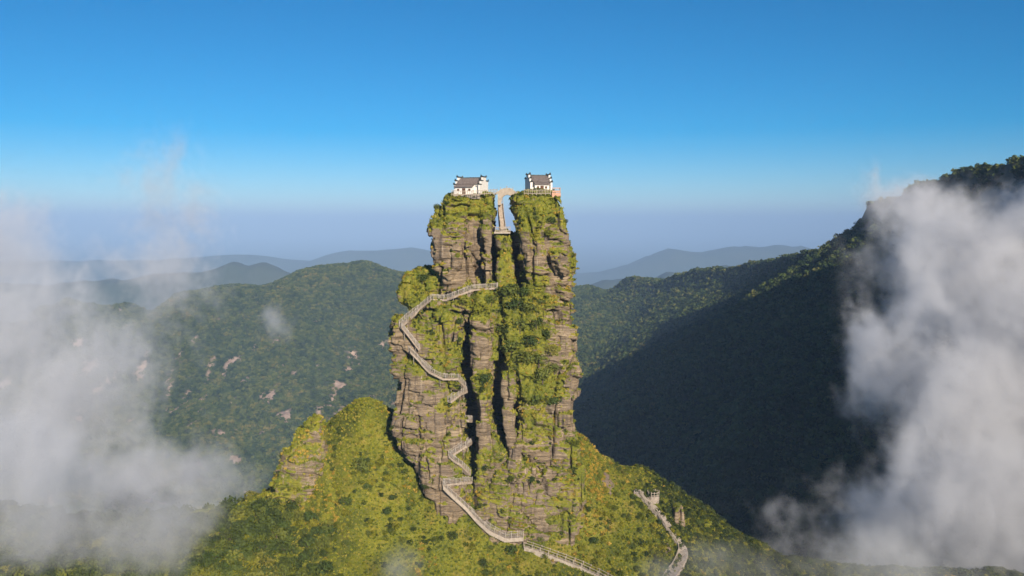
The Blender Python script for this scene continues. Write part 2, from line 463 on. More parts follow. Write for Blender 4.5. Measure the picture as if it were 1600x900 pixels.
# ================================================================ the hill under the pillar
HILL = []
for q in [(610, 642, 246), (640, 692, 239), (690, 748, 234), (745, 803, 231.5), (800, 842, 230), (870, 842, 230), (900, 800, 234), (913, 725, 241), (906, 680, 249),
          (590, 640, 242), (560, 652, 241), (535, 672, 241), (518, 692, 241), (575, 690, 237), (540, 740, 234.5), (600, 760, 232), (650, 800, 230), (560, 800, 229),
          (490, 705, 243), (440, 760, 241), (470, 790, 235), (420, 778, 243), (400, 788, 242), (375, 804, 241), (340, 811.2, 242), (300, 809.6, 245), (250, 809.6, 248), (150, 815.6, 252), (50, 804, 257), (0, 794, 260), (-150, 769, 268), (-400, 734, 285),
          (430, 830, 226), (300, 859.6, 224), (150, 878.6, 224), (0, 869, 226), (-300, 864, 230),
          (600, 900, 219), (800, 900, 222), (700, 850, 226), (400, 900, 212), (200, 900, 206), (0, 900, 203), (-300, 900, 205),
          (935, 898, 223), (1000, 900, 224), (960, 830, 233), (940, 770, 241), (1000, 770, 248), (1045, 830, 239), (1066, 864.16, 235), (1055, 900, 229),
          (940, 724, 253), (1000, 740, 255), (1060, 771.2, 255), (1120, 819.6, 252), (1160, 858.4, 249), (1220, 904.8, 246), (1290, 939, 243), (1350, 962, 240), (1120, 867.6, 240), (1150, 912.2, 236), (1250, 955, 233),
          (800, 1000, 205), (400, 1020, 190), (0, 1000, 187), (-300, 1000, 190), (1200, 1000, 217), (1500, 1000, 226), (1600, 1080, 230)]:
    HILL.append(tuple(P(*q)))
HILL.append((0, 255, -52)); HILL.append((-10, 262, -55)); HILL.append((10, 268, -62))
for px in range(-400, 1800, 150):
    for Y, dz in ((292, -118 if px < 500 or px > 950 else -100), (330, -185), (400, -300)):
        HILL.append(((px - 800) * 250 / FPX, Y, dz))
    HILL.append(((px - 800) * 160 / FPX, 140, -142)); HILL.append(((px - 800) * 160 / FPX, 100, -185))
hill_f = RBF(HILL, 0.0, 60.0)
xs = np.arange(-235, 190, 0.9); ys = np.arange(100, 400, 0.9)
HX, HY = np.meshgrid(xs, ys)
HZg = hill_f(HX, HY)
z0 = np.zeros_like(HX)
hn = fbm(HX / 22, HY / 22, z0 + 4.4, 4); hn2 = fbm(HX / 5, HY / 5, z0 + 1.2, 3)
HZg = HZg + 1.6 * hn + 0.8 * hn2 + 2.2 * (0.3 - np.abs(vnoise(HX / 8, HY / 11, z0 + 6.1)))
bpx = 800 + FPX * HX / HY; bpy_ = HZ - FPX * HZg / HY
gy, gx = np.gradient(HZg, 0.9)
hslope = np.hypot(gx, gy)
bare = sstep(0.42, 0.6, fbm(HX / 9, HY / 9, z0 + 7.7, 4) + 0.02 * (hslope - 0.9) - 0.5 * np.exp(-((bpx - 605) / 45) ** 2 - ((bpy_ - 700) / 60) ** 2) - 0.4 * np.exp(-((bpx - 925) / 25) ** 2 - ((bpy_ - 740) / 50) ** 2))
for (line, wd, dp) in (([(516, 700), (519, 730), (526, 760), (524, 800), (520, 835)], 0.9, 2.6), ([(613, 735), (628, 700), (634, 690)], 0.6, 1.2), ([(640, 740), (662, 760), (664, 800)], 0.7, 1.4), ([(560, 730), (575, 745)], 2.0, 1.0)):
    ly = np.array([q[1] for q in line], float); lx = np.array([q[0] for q in line], float); o_ = np.argsort(ly)
    px_ = 800 + FPX * HX / HY; py_ = HZ - FPX * HZg / HY
    dpx = (px_ - np.interp(py_, ly[o_], lx[o_]) + 5 * hn2) * HY / FPX
    HZg = HZg - dp * np.exp(-(dpx / wd) ** 2) * sstep(ly.min() - 12, ly.min() + 6, py_) * sstep(ly.max() + 12, ly.max() - 6, py_) * (HY < 260)
hill = grid_mesh('hillside', HX, HY, HZg)
fattr(hill, 'bare', bare.ravel())
hpx = 800 + FPX * HX / HY; hpy = HZ - FPX * HZg / HY
vis = ((hpx > -120) & (hpx < 1720) & (hpy < 960) & (HY < 285) & (HY > 170)).astype(float)
fattr(hill, 'dens', (vis * (1 - 0.75 * bare)).ravel())
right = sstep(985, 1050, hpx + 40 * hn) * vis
fattr(hill, 'dens_right_shade', right.ravel())
cl2 = sstep(0.02, 0.35, fbm(HX / 6, HY / 6, z0 + 12.5, 4)) * vis * (1 - bare)
fattr(hill, 'dens_clump', cl2.ravel())
cl = sstep(-0.15, 0.45, fbm(HX / 10, HY / 10, z0 + 2.9, 3))
fattr(hill, 'dens_scrub', (vis * (1 - 0.75 * bare) * (0.05 + cl) * (1 - 0.6 * sstep(480, 560, hpx) * sstep(1010, 940, hpx))).ravel())
gold = np.exp(-((hpx - 915) / 34) ** 2 - ((hpy - 770) / 75) ** 2) + 0.30 * sstep(0.1, 0.5, fbm(HX / 7, HY / 7, z0 + 8.8, 3)) * sstep(420, 520, hpx)
fattr(hill, 'dens_gold', (vis * np.clip(gold, 0, 1)).ravel())
wood = sstep(540, 400, hpx + 60 * hn) * sstep(775, 815, hpy) + 0.0 * cl
fattr(hill, 'dens_wood', (vis * np.clip(wood, 0, 1)).ravel())
hill_o = link('hillside', hill, M['ground'])
tag(hill_o, kind='structure')

# ================================================================ rock bodies: distance field + surface nets
def surface_nets(D, o, h):
    nx, ny, nz = D.shape
    s = D < 0
    c = np.zeros((nx - 1, ny - 1, nz - 1), np.int8)
    for i in (0, 1):
        for j in (0, 1):
            for k in (0, 1):
                c += s[i:nx - 1 + i, j:ny - 1 + j, k:nz - 1 + k]
    act = (c > 0) & (c < 8)
    idx = np.full(act.shape, -1, np.int64)
    I, J, K = np.nonzero(act); n = len(I); idx[I, J, K] = np.arange(n)
    acc = np.zeros((n, 3)); cnt = np.zeros(n)
    cor = [(i, j, k) for i in (0, 1) for j in (0, 1) for k in (0, 1)]
    for a in range(8):
        for b in range(a + 1, 8):
            A, B = cor[a], cor[b]
            if sum(abs(A[t] - B[t]) for t in range(3)) != 1: continue
            da = D[I + A[0], J + A[1], K + A[2]]; db = D[I + B[0], J + B[1], K + B[2]]
            m = (da < 0) != (db < 0)
            t = np.where(m, da / np.where(m, da - db, 1), 0)
            for ax in range(3):
                acc[:, ax] += np.where(m, A[ax] + t * (B[ax] - A[ax]), 0)
            cnt += m
    V = acc / cnt[:, None] + np.stack([I, J, K], 1)
    V = V * h + np.array(o)
    quads = []
    for ax in range(3):
        sl0 = [slice(1, -1)] * 3; sl1 = [slice(1, -1)] * 3
        sl0[ax] = slice(0, -1); sl1[ax] = slice(1, None)
        s0 = s[tuple(sl0)]; s1 = s[tuple(sl1)]
        e = np.nonzero(s0 != s1)
        base = [e[0].copy(), e[1].copy(), e[2].copy()]
        for t in range(3):
            if t != ax: base[t] = base[t] + 1
        u, v = (ax + 1) % 3, (ax + 2) % 3
        def cell(du, dv):
            q = [base[0].copy(), base[1].copy(), base[2].copy()]
            q[u] -= du; q[v] -= dv
            return idx[q[0], q[1], q[2]]
        Q = np.stack([cell(1, 1), cell(0, 1), cell(0, 0), cell(1, 0)], 1)
        flip = ~s0[e]
        Q[flip] = Q[flip][:, ::-1]
        quads.append(Q)
    Q = np.concatenate(quads)
    return V, Q[(Q >= 0).all(1)]

def strata(x, y, z, seed, amp=1.0):
    """offset of the bedded, jointed rock face (positive = proud)"""
    zz = z + 0.06 * x + 1.6 * vnoise(x / 12 + seed, y / 12, z / 14) + 0.35 * vnoise(x / 3 + seed, y / 3, z / 5)
    lay = 0.25 + 0.75 * sstep(-0.25, 0.35, vnoise(x / 8 + 2 * seed, y / 8, z / 7))
    th = 1.05
    t = zz / th; i = np.floor(t); f = t - i
    o1 = vnoise(x / 4.5 + seed, y / 4.5, i) * 0.62
    g1 = -0.45 * np.exp(-(np.minimum(f, 1 - f) * th / 0.19) ** 2) * sstep(-0.3, 0.5, vnoise(x / 3.0 + seed, y / 3.0, i + 31))
    i2 = np.floor(zz / 0.46)
    o2 = vnoise(x / 1.9 + seed, y / 1.9, i2 + 20.0) * 0.52
    jn = vnoise(x / 5.5 + 3 * seed, y / 5.5, z / 22 + seed)
    joint = -2.2 * np.exp(-(jn / 0.045) ** 2)
    jn2 = vnoise(x / 2.4 + 5 * seed, y / 2.4, np.floor(zz / 4.1) * 0.73)
    jn3 = vnoise(x / 3.2 + 9 * seed, y / 3.2, z / 13 + 2 * seed)
    joint = joint - 1.5 * np.exp(-(jn3 / 0.05) ** 2) * sstep(-0.1, 0.3, vnoise(x / 9 + seed, y / 9, z / 9 + 5))
    joint2 = -0.65 * np.exp(-(jn2 / 0.08) ** 2)
    blk = np.floor(zz / 3.3 + 0.5 * vnoise(x / 4 + seed, y / 4, z / 30))
    block = 1.25 * np.clip(2.2 * vnoise(x / 3.4 + 4 * seed, y / 3.4, blk * 1.0), -0.7, 0.7)
    big = 1.5 * vnoise(x / 7 + seed, y / 7, z / 9) + 0.45 * fbm(x / 2.2 + seed, y / 2.2, z / 1.6, 3)
    return amp * (lay * (o1 + g1 + o2) + joint + joint2 + block + big)

# patches of growth on the rock: (px, py, rx, ry, strength) seen from the front
VEG = [(705, 322, 38, 20, 1.0), (750, 325, 28, 16, 1.0), (688, 345, 14, 11, .9), (758, 350, 14, 14, .55), (840, 322, 44, 26, 1.0), (826, 350, 22, 28, .8), (862, 350, 24, 18, .65),
       (790, 400, 12, 34, .75), (885, 345, 10, 16, .7), (850, 385, 40, 14, .45), (897, 410, 9, 36, .75), (878, 350, 12, 12, .5),
       (652, 450, 28, 34, .95), (690, 500, 34, 22, .85), (690, 545, 34, 18, .75), (640, 570, 24, 16, .8), (695, 590, 28, 22, .75), (700, 630, 14, 20, .6), (718, 560, 12, 22, .8), (626, 520, 12, 18, .5),
       (755, 470, 26, 24, .95), (812, 470, 42, 40, .95), (820, 540, 44, 50, .85), (845, 600, 40, 34, .9), (755, 600, 16, 24, .8), (775, 650, 14, 30, .5), (770, 720, 20, 40, .55), (715, 660, 14, 30, .5),
       (840, 660, 36, 26, .65), (880, 640, 20, 28, .45), (905, 740, 18, 50, .8), (910, 690, 14, 30, .6), (770, 780, 40, 34, .6), (735, 730, 24, 24, .7), (665, 680, 16, 24, .45), (820, 740, 18, 24, .4), (880, 800, 24, 30, .75), (820, 800, 30, 30, .45), (700, 690, 14, 22, .5),
       (895, 560, 9, 60, .4)]

def veg_attr(V, N, seed, bias=0.0):
    x, y, z = V[:, 0], V[:, 1], V[:, 2]
    px = 800 + FPX * x / y; py = HZ - FPX * z / y
    up = sstep(0.25, 0.75, N[:, 2])
    paint = np.zeros(len(V))
    for (cx, cyy, rx, ry, st) in VEG:
        d = ((px - cx) / rx) ** 2 + ((py - cyy) / ry) ** 2
        paint = np.maximum(paint, st * np.exp(-0.5 * np.maximum(d - 0.5, 0)))
    front = sstep(262, 250, y)
    nn = fbm(x / 4 + seed, y / 4, z / 3, 4)
    paint = np.clip(paint + 0.25 * fbm(x / 1.6 + seed, y / 1.6, z / 1.1, 3) * (paint > 0.15), 0, 1.1)
    return np.clip(0.85 * up * sstep(0.85, 0.5, -nn) + front * paint * (0.76 + 0.5 * np.clip(N[:, 2] + 0.35, 0, 1)) + 0.36 * nn - 0.10 + bias, 0, 1)

rock_src = []          # (verts, faces) for ray casts
def rock_body(name, rows, seed, parent, h=0.30, top=None, r=2.0, amp=1.0, bias=0.0, ybot=900, topn=1.0, label=None):
    """rows: (py, pxL, pxR, Yfront, Yback) from the top down"""
    rows = sorted(rows)
    zc = np.array([(HZ - q[0]) * 0.5 * (q[3] + q[4] - 8) / FPX for q in rows])[::-1]
    Ym = np.array([0.5 * (q[3] + q[4]) - 4 for q in rows])[::-1]
    xl = np.array([(q[1] - 800) for q in rows])[::-1] * Ym / FPX
    xr = np.array([(q[2] - 800) for q in rows])[::-1] * Ym / FPX
    yf = np.array([q[3] for q in rows])[::-1].astype(float); yb = np.array([q[4] for q in rows])[::-1].astype(float)
    inset = np.clip((xr - xl - 3.0) * 0.12, 0, 0.45)
    xl = xl + inset; xr = xr - inset
    ztop = zc[-1]; zbot = zc[0]
    mg = 3.0
    ax = np.arange(xl.min() - mg, xr.max() + mg, h); ay = np.arange(yf.min() - mg, yb.max() + mg, h); az = np.arange(zbot - 1.5, ztop + mg + 1, h)
    XL = np.interp(az, zc, xl); XR = np.interp(az, zc, xr); YF = np.interp(az, zc, yf); YB = np.interp(az, zc, yb)
    cx = (XL + XR) / 2; hx = (XR - XL) / 2; cyy = (YF + YB) / 2; hy = (YB - YF) / 2
    rr = np.minimum(r, 0.8 * np.minimum(hx, hy))
    X = ax[:, None, None]; Y = ay[None, :, None]; Z = az[None, None, :]
    qx = np.abs(X - cx) - hx + rr; qy = np.abs(Y - cyy) - hy + rr
    D = np.sqrt(np.maximum(qx, 0) ** 2 + np.maximum(qy, 0) ** 2) + np.minimum(np.maximum(qx, qy), 0) - rr
    if top is not None:
        tp = np.array(top, float)
        tx = (tp[:, 0] - 800) * rows[0][3] / FPX; tz = (HZ - tp[:, 1]) * rows[0][3] / FPX
        zt = np.interp(ax, tx, tz)[:, None, None]
    else:
        zt = ztop
    A2, B2 = np.meshgrid(ax, ay, indexing='ij')
    tn = topn * (0.9 * vnoise(A2 / 4 + seed, B2 / 4, A2 * 0 + seed))[:, :, None]
    dz = Z - (zt + tn)
    # rounded top edge
    k = 1.2
    hh = np.clip(0.5 + 0.5 * (D - dz) / k, 0, 1)
    D = (dz * (1 - hh) + D * hh + k * hh * (1 - hh)).astype(np.float32)
    D = np.maximum(D, zbot - Z)
    D = np.broadcast_to(D, (len(ax), len(ay), len(az))).copy()
    I = np.nonzero((np.abs(D) < 3.2) & (ay < 254.5)[None, :, None])
    x = ax[I[0]]; y = ay[I[1]]; z = az[I[2]]
    lim = np.clip((z - zbot - 1.0) / 2, 0, 1) * np.clip((254.5 - y) / 4, 0, 1)
    fade = 1 - 0.65 * sstep(ztop - 1.5, ztop + 0.5, z) if top is None else 1.0
    D[I] -= (strata(x, y, z, seed, amp) * lim * fade).astype(np.float32)
    D[0], D[-1] = 1, 1; D[:, 0], D[:, -1] = 1, 1; D[:, :, 0], D[:, :, -1] = 1, 1
    V, F = surface_nets(D, (ax[0], ay[0], az[0]), h)
    me = mesh_np(name, V, F)
    N = np.empty(len(V) * 3, np.float32)
    me.vertices.foreach_get('normal', N); N = N.reshape(-1, 3)
    fattr(me, 'veg', veg_attr(V, N, seed, bias))
    o = link(name, me, M['rock'], parent)
    if label: o['label'] = label
    rock_src.append((V, F))
    return o

pillar = empty('rock_pillar', (0, 0, 0))
tag(pillar, 'tall split sandstone pillar with grassy ledges and two temples on its twin tops', 'rock pillar')
rock_body('left_tower', [(306, 694, 737, 243, 258), (313, 689, 737, 241.5, 258), (345, 683, 736, 240.2, 258), (352, 681, 736, 240.5, 258), (362, 677, 736, 239.6, 258), (380, 675, 736, 239, 258),
    (400, 677, 737, 239, 258), (425, 682, 738, 239.3, 258), (446, 689, 738, 240, 258), (500, 689, 738, 240, 258)], 1.3, pillar, ybot=500, label='layered left tower of the split pillar')
rock_body('tower_recess', [(306, 724, 766, 242, 258), (332, 724, 766, 242, 258), (338, 724, 766, 244.6, 258), (500, 724, 766, 244.6, 258)], 2.7, pillar, amp=0.45)
rock_body('tower_rib', [(306, 752, 771, 242, 258), (340, 752, 772, 240.8, 258), (362, 753, 772, 239.8, 258), (446, 755, 774, 239.6, 258), (500, 755, 774, 239.6, 258)], 3.9, pillar, r=1.2, amp=0.5)
rock_body('stair_spur', [(362, 775, 793, 241.5, 258), (372, 777, 799, 240, 258), (450, 776, 806, 239, 258), (520, 776, 806, 238.6, 258)], 5.1, pillar, r=1.2, amp=0.55, bias=0.1)
rock_body('right_tower', [(304, 808, 868, 241, 258), (310, 804, 874, 239.3, 258), (330, 803, 877, 238, 258), (345, 804, 882, 237.6, 258), (365, 807, 883, 237.6, 258), (380, 809, 886, 238, 258), (400, 813, 890, 237, 258),
    (420, 817, 896, 236.5, 258), (440, 821, 894, 237, 258), (455, 824, 891, 238, 258), (480, 827, 888, 237.5, 258), (500, 823, 888, 238, 258), (520, 816, 895, 237, 258), (550, 813, 898, 236, 258),
    (575, 813, 905, 235, 258), (600, 813, 903, 235, 258), (620, 813, 903, 234.5, 258), (640, 813, 897, 235, 258), (660, 813, 899, 234.5, 258), (690, 806, 904, 233, 258), (720, 800, 906, 232, 258),
    (760, 795, 904, 231, 258), (800, 800, 898, 230, 258), (835, 802, 886, 229.5, 258), (890, 800, 888, 229, 256)], 7.2, pillar, label='broad right tower of the split pillar')
rock_body('left_shoulder', [(420, 652, 688, 244, 258), (430, 636, 700, 242, 258), (450, 629, 712, 240.5, 258), (470, 628, 722, 240, 258), (484, 638, 724, 240, 258), (560, 640, 724, 240, 258)], 8.4, pillar, amp=0.8, bias=0.12)
rock_body('left_buttress', [(446, 622, 734, 234.5, 258), (500, 618, 733, 234.2, 258), (520, 613, 715, 234, 258), (550, 611, 717, 233.5, 258), (580, 617, 722, 233, 258), (600, 622, 727, 233, 258), (625, 620, 728, 233, 258),
    (650, 622, 729, 232.5, 258), (680, 630, 731, 232, 258), (710, 645, 733, 231.5, 256), (750, 660, 735, 230.5, 252), (800, 684, 740, 230, 250), (880, 690, 745, 229, 248)], 9.6, pillar,
    top=[(600, 512), (626, 512), (650, 492), (676, 472), (700, 472), (735, 457), (760, 452)], label='stepped lower left buttress carrying the stairs')
rock_body('thin_column', [(486, 739, 765, 236, 255), (496, 736, 769, 234.8, 255), (580, 737, 766, 234.6, 255), (600, 743, 767, 234.2, 255), (640, 746, 769, 233.6, 255), (700, 743, 788, 232.6, 255), (760, 740, 800, 231.2, 254), (840, 737, 800, 229.8, 250), (890, 737, 800, 229, 250)], 10.8, pillar, r=1.4, amp=0.6)
rock_body('column_ledge', [(450, 744, 782, 238, 255), (470, 740, 782, 237, 255), (560, 740, 782, 237.4, 255)], 12.3, pillar, r=1.4, amp=0.5, bias=0.15)
rock_body('narrow_column', [(562, 787, 806, 235, 252), (600, 786, 805, 234.2, 252), (660, 787, 805, 233.8, 252), (700, 793, 812, 233, 252), (780, 790, 815, 231.5, 250), (880, 790, 815, 230, 250)], 13.5, pillar, r=1.2, amp=0.5)
rock_body('bushy_buttress', [(442, 784, 800, 239, 256), (460, 781, 834, 237.4, 256), (480, 780, 841, 236, 256), (540, 784, 850, 235, 256), (560, 788, 854, 234.8, 256), (590, 806, 857, 234.6, 256), (640, 813, 858, 235, 256), (760, 815, 858, 235, 256)], 14.7, pillar, amp=0.7, bias=0.2)
rock_body('pillar_foot', [(705, 770, 885, 233.6, 258), (740, 745, 900, 232, 258), (790, 738, 908, 230.6, 258), (830, 745, 902, 229.6, 256), (890, 740, 890, 228.4, 254)], 15.9, pillar, bias=0.04)
rock_body('cleft_wall', [(366, 762, 815, 250, 258), (500, 762, 830, 250, 258)], 18.3, pillar, h=0.4, r=1.0, amp=0.4)
rock_body('pillar_core', [(452, 690, 885, 248, 258), (600, 640, 895, 247, 258), (880, 640, 900, 247, 258)], 17.1, pillar, h=0.5, amp=0.6)
knob = empty('rock_outcrop', (0, 0, 0))
tag(knob, 'pointed grassy rock outcrop on the ridge left of the pillar', 'rock outcrop')
rock_body('crag', [(655, 484, 490, 242, 246), (661, 478, 499, 240.5, 248), (672, 468, 505, 239, 249), (690, 454, 511, 237.6, 250), (710, 440, 512, 236.8, 250), (740, 428, 510, 236, 250), (775, 420, 498, 235.4, 250), (830, 420, 490, 234, 250)], 21.3, knob, r=3.0, amp=0.8, bias=0.60)

# ================================================================ ray casts on to the built rock and hill
def bvh_of(srcs):
    vs = []; fs = []; b = 0
    for V, F in srcs:
        vs.append(V); fs.append(F + b); b += len(V)
    return BVHTree.FromPolygons(np.concatenate(vs).tolist(), np.concatenate(fs).tolist())
ny, nx = HX.shape
ii = np.arange(ny * nx).reshape(ny, nx)
hillF = np.stack([ii[:-1, :-1].ravel(), ii[:-1, 1:].ravel(), ii[1:, 1:].ravel(), ii[1:, :-1].ravel()], 1)
hillV = np.stack([HX.ravel(), HY.ravel(), HZg.ravel()], 1)
sel = (HY.ravel()[hillF[:, 0]] < 300) & (HY.ravel()[hillF[:, 0]] > 150)
BV_rock = bvh_of(rock_src)
BV_hill = bvh_of([(hillV, hillF[sel])])
def hit(px, py):
    """first rock or hill point met along the sight line of a photo position"""
    d = Vector(((px - 800) / FPX, 1.0, (HZ - py) / FPX)).normalized()
    best = None
    for bv in (BV_rock, BV_hill):
        loc, nrm, i, dist = bv.ray_cast(Vector((0, 0, 0)), d)
        if loc is not None and (best is None or dist < best[1]):
            best = (loc, dist, nrm)
    return (best[0], best[2]) if best else (None, None)
def ground_z(x, y, z0=60.0):
    best = None
    for bv in (BV_rock, BV_hill):
        loc, n, i, d = bv.ray_cast(Vector((x, y, z0)), Vector((0, 0, -1)))
        if loc is not None and (best is None or loc.z > best): best = loc.z
    return best

# ================================================================ plants
def leaf_cloud(n, leaf, seed, lobes=5, flat=0.75, droop=0.35, spread=0.62):
    """crown of leaf clumps, unit radius, base at z = 0"""
    r = np.random.default_rng(seed)
    L = []
    for k in range(lobes):
        a = r.uniform(0, 2 * math.pi); q = spread * math.sqrt(r.random()) if k else 0
        L.append((q * math.cos(a), q * math.sin(a), flat * r.uniform(0.55, 1.0), r.uniform(0.36, 0.60)))
    L = np.array(L)
    li = r.integers(0, lobes, n)
    d = r.normal(size=(n, 3)); d[:, 2] += droop; d /= np.linalg.norm(d, axis=1)[:, None]
    c = L[li, :3] + d * (L[li, 3] * r.uniform(0.72, 1.08, n))[:, None]
    c[:, 2] = np.maximum(c[:, 2], 0.04)
    nr = d + 0.55 * r.normal(size=(n, 3)); nr /= np.linalg.norm(nr, axis=1)[:, None]
    t = np.cross(nr, r.normal(size=(n, 3))); t /= np.linalg.norm(t, axis=1)[:, None]
    b = np.cross(nr, t)
    s = leaf * r.uniform(0.6, 1.3, n)[:, None]
    V = np.stack([c - t * s, c - b * s * 0.6, c + t * s, c + b * s * 0.6], 1).reshape(-1, 3)
    F = np.arange(4 * n).reshape(n, 4)
    return V, F

def tuft(n, seed):
    """grass tuft: blades fanning from one base"""
    r = np.random.default_rng(seed)
    a = r.uniform(0, 2 * math.pi, n); lean = r.uniform(0.15, 0.9, n); ln = r.uniform(0.5, 1.0, n)
    base = np.stack([0.25 * r.normal(size=n), 0.25 * r.normal(size=n), np.zeros(n)], 1)
    tip = base + np.stack([np.cos(a) * lean * ln, np.sin(a) * lean * ln, ln], 1)
    w = np.stack([-np.sin(a), np.cos(a), np.zeros(n)], 1) * 0.16
    mid = (base + tip) / 2 + np.array((0, 0, 0.12))
    V = np.stack([base - w * .6, base + w * .6, mid + w, tip, mid - w], 1).reshape(-1, 3)
    F = np.arange(5 * n).reshape(n, 5)
    return V, F

def source(col, name, VF, mat):
    me = mesh_np(name, *VF); me.materials.append(mat)
    o = bpy.data.objects.new(name, me); col.objects.link(o); return o

def scatter(name, surf, attr, density, col, smin, smax, seed, lean=0.0, sink=0.0, parent=None):
    """instances strewn over a surface mesh, density times a point attribute"""
    me = bpy.data.meshes.new(name)
    o = link(name, me, None, parent)
    ng = bpy.data.node_groups.new(name, 'GeometryNodeTree')
    ng.interface.new_socket('Geometry', in_out='OUTPUT', socket_type='NodeSocketGeometry')
    N = ng.nodes.new; Lk = ng.links.new
    go = N('NodeGroupOutput')
    oi = N('GeometryNodeObjectInfo'); oi.transform_space = 'RELATIVE'; oi.inputs['Object'].default_value = surf
    dp = N('GeometryNodeDistributePointsOnFaces')
    na = N('GeometryNodeInputNamedAttribute'); na.data_type = 'FLOAT'; na.inputs['Name'].default_value = attr
    mu = N('ShaderNodeMath'); mu.operation = 'MULTIPLY'; mu.inputs[1].default_value = density
    Lk(na.outputs['Attribute'], mu.inputs[0]); Lk(oi.outputs['Geometry'], dp.inputs['Mesh']); Lk(mu.outputs[0], dp.inputs['Density'])
    dp.inputs['Seed'].default_value = seed
    ci = N('GeometryNodeCollectionInfo'); ci.inputs['Collection'].default_value = col
    ci.inputs['Separate Children'].default_value = True; ci.inputs['Reset Children'].default_value = True
    ip = N('GeometryNodeInstanceOnPoints'); ip.inputs['Pick Instance'].default_value = True
    rs = N('FunctionNodeRandomValue'); rs.data_type = 'FLOAT'
    rs.inputs['Min'].default_value if False else None
    fl = [s for s in rs.inputs if s.type == 'VALUE']
    fl[0].default_value = smin; fl[1].default_value = smax
    rr = N('FunctionNodeRandomValue'); rr.data_type = 'FLOAT_VECTOR'
    rr.inputs[0].default_value = (-lean, -lean, 0); rr.inputs[1].default_value = (lean, lean, 6.283)
    Lk(dp.outputs['Points'], ip.inputs['Points']); Lk(ci.outputs[0], ip.inputs['Instance'])
    Lk(rs.outputs['Value'] if rs.outputs[0].type == 'VECTOR' and rs.outputs[1].enabled else [q for q in rs.outputs if q.enabled][0], ip.inputs['Scale'])
    Lk([q for q in rr.outputs if q.enabled][0], ip.inputs['Rotation'])
    tr = N('GeometryNodeTranslateInstances'); tr.inputs['Translation'].default_value = (0, 0, -sink); tr.inputs['Local Space'].default_value = True
    Lk(ip.outputs[0], tr.inputs[0]); Lk(tr.outputs[0], go.inputs[0])
    mod = o.modifiers.new('scatter', 'NODES'); mod.node_group = ng
    return tag(o, kind='stuff')

c_crown = bpy.data.collections.new('crown_sources')
for k in range(5):
    source(c_crown, 'crown_source', leaf_cloud(64, 0.30, 100 + k, 5, 0.8), M['crown'])
c_bush = bpy.data.collections.new('bush_sources')
for k in range(6):
    source(c_bush, 'bush_source', leaf_cloud(110, 0.21, 200 + k, 6, 0.7), M['leaf'])
c_tuft = bpy.data.collections.new('tuft_sources')
for k in range(5):
    source(c_tuft, 'tuft_source', tuft(22, 300 + k), M['grass'])

M['gold'] = make_leaf('golden_grass', [(0.15, (0.20, 0.135, 0.022)), (0.45, (0.40, 0.265, 0.035)), (0.8, (0.56, 0.37, 0.075))], 0.6)
c_gold = bpy.data.collections.new('gold_sources')
for k in range(4):
    source(c_gold, 'gold_source', leaf_cloud(70, 0.20, 350 + k, 5, 0.7), M['gold'])
c_dark = bpy.data.collections.new('dark_sources')
for k in range(5):
    source(c_dark, 'dark_source', leaf_cloud(120, 0.2, 460 + k, 6, 0.72), M['leaf_deep'])
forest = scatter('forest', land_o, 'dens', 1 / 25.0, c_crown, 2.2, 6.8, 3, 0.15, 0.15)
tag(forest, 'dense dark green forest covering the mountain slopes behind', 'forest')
c_tree = bpy.data.collections.new('tree_sources')
for k in range(6):
    source(c_tree, 'tree_source', leaf_cloud(260, 0.14, 400 + k, 8, 0.8), M['leaf_mid'])
wood_o = scatter('woodland', hill_o, 'dens_wood', 0.16, c_tree, 1.0, 3.0, 8, 0.2, 0.2)
tag(wood_o, 'dense mixed green woodland on the slope at lower left', 'woodland')
scrub = scatter('scrub', hill_o, 'dens_scrub', 0.30, c_bush, 0.3, 1.2, 5, 0.35, 0.15)
tag(scrub, 'low yellow-green scrub covering the hillside below the pillar', 'scrub')
grass = scatter('grass', hill_o, 'dens', 2.2, c_tuft, 0.25, 0.65, 6, 0.3, 0.05)
tag(grass, 'long yellowish grass on the hillside below the pillar', 'grass')

dk_ = scatter('dark_scrub', hill_o, 'dens_right_shade', 0.75, c_dark, 0.45, 1.3, 17, 0.3, 0.15)  # deep green leaves also put the slope's partial shade into the scrub colour
tag(dk_, 'dark green scrub on the slope right of the winding path, its darkness partly painted shade', 'scrub')
clump = scatter('thicket', hill_o, 'dens_clump', 0.28, c_tree, 0.35, 1.15, 15, 0.3, 0.2)
tag(clump, 'patchy darker green thicket on the sunny hillside', 'thicket')
golden = scatter('golden_scrub', hill_o, 'dens_gold', 0.8, c_gold, 0.3, 0.9, 9, 0.4, 0.1)
tag(golden, 'golden dry scrub beside the foot of the pillar', 'scrub')
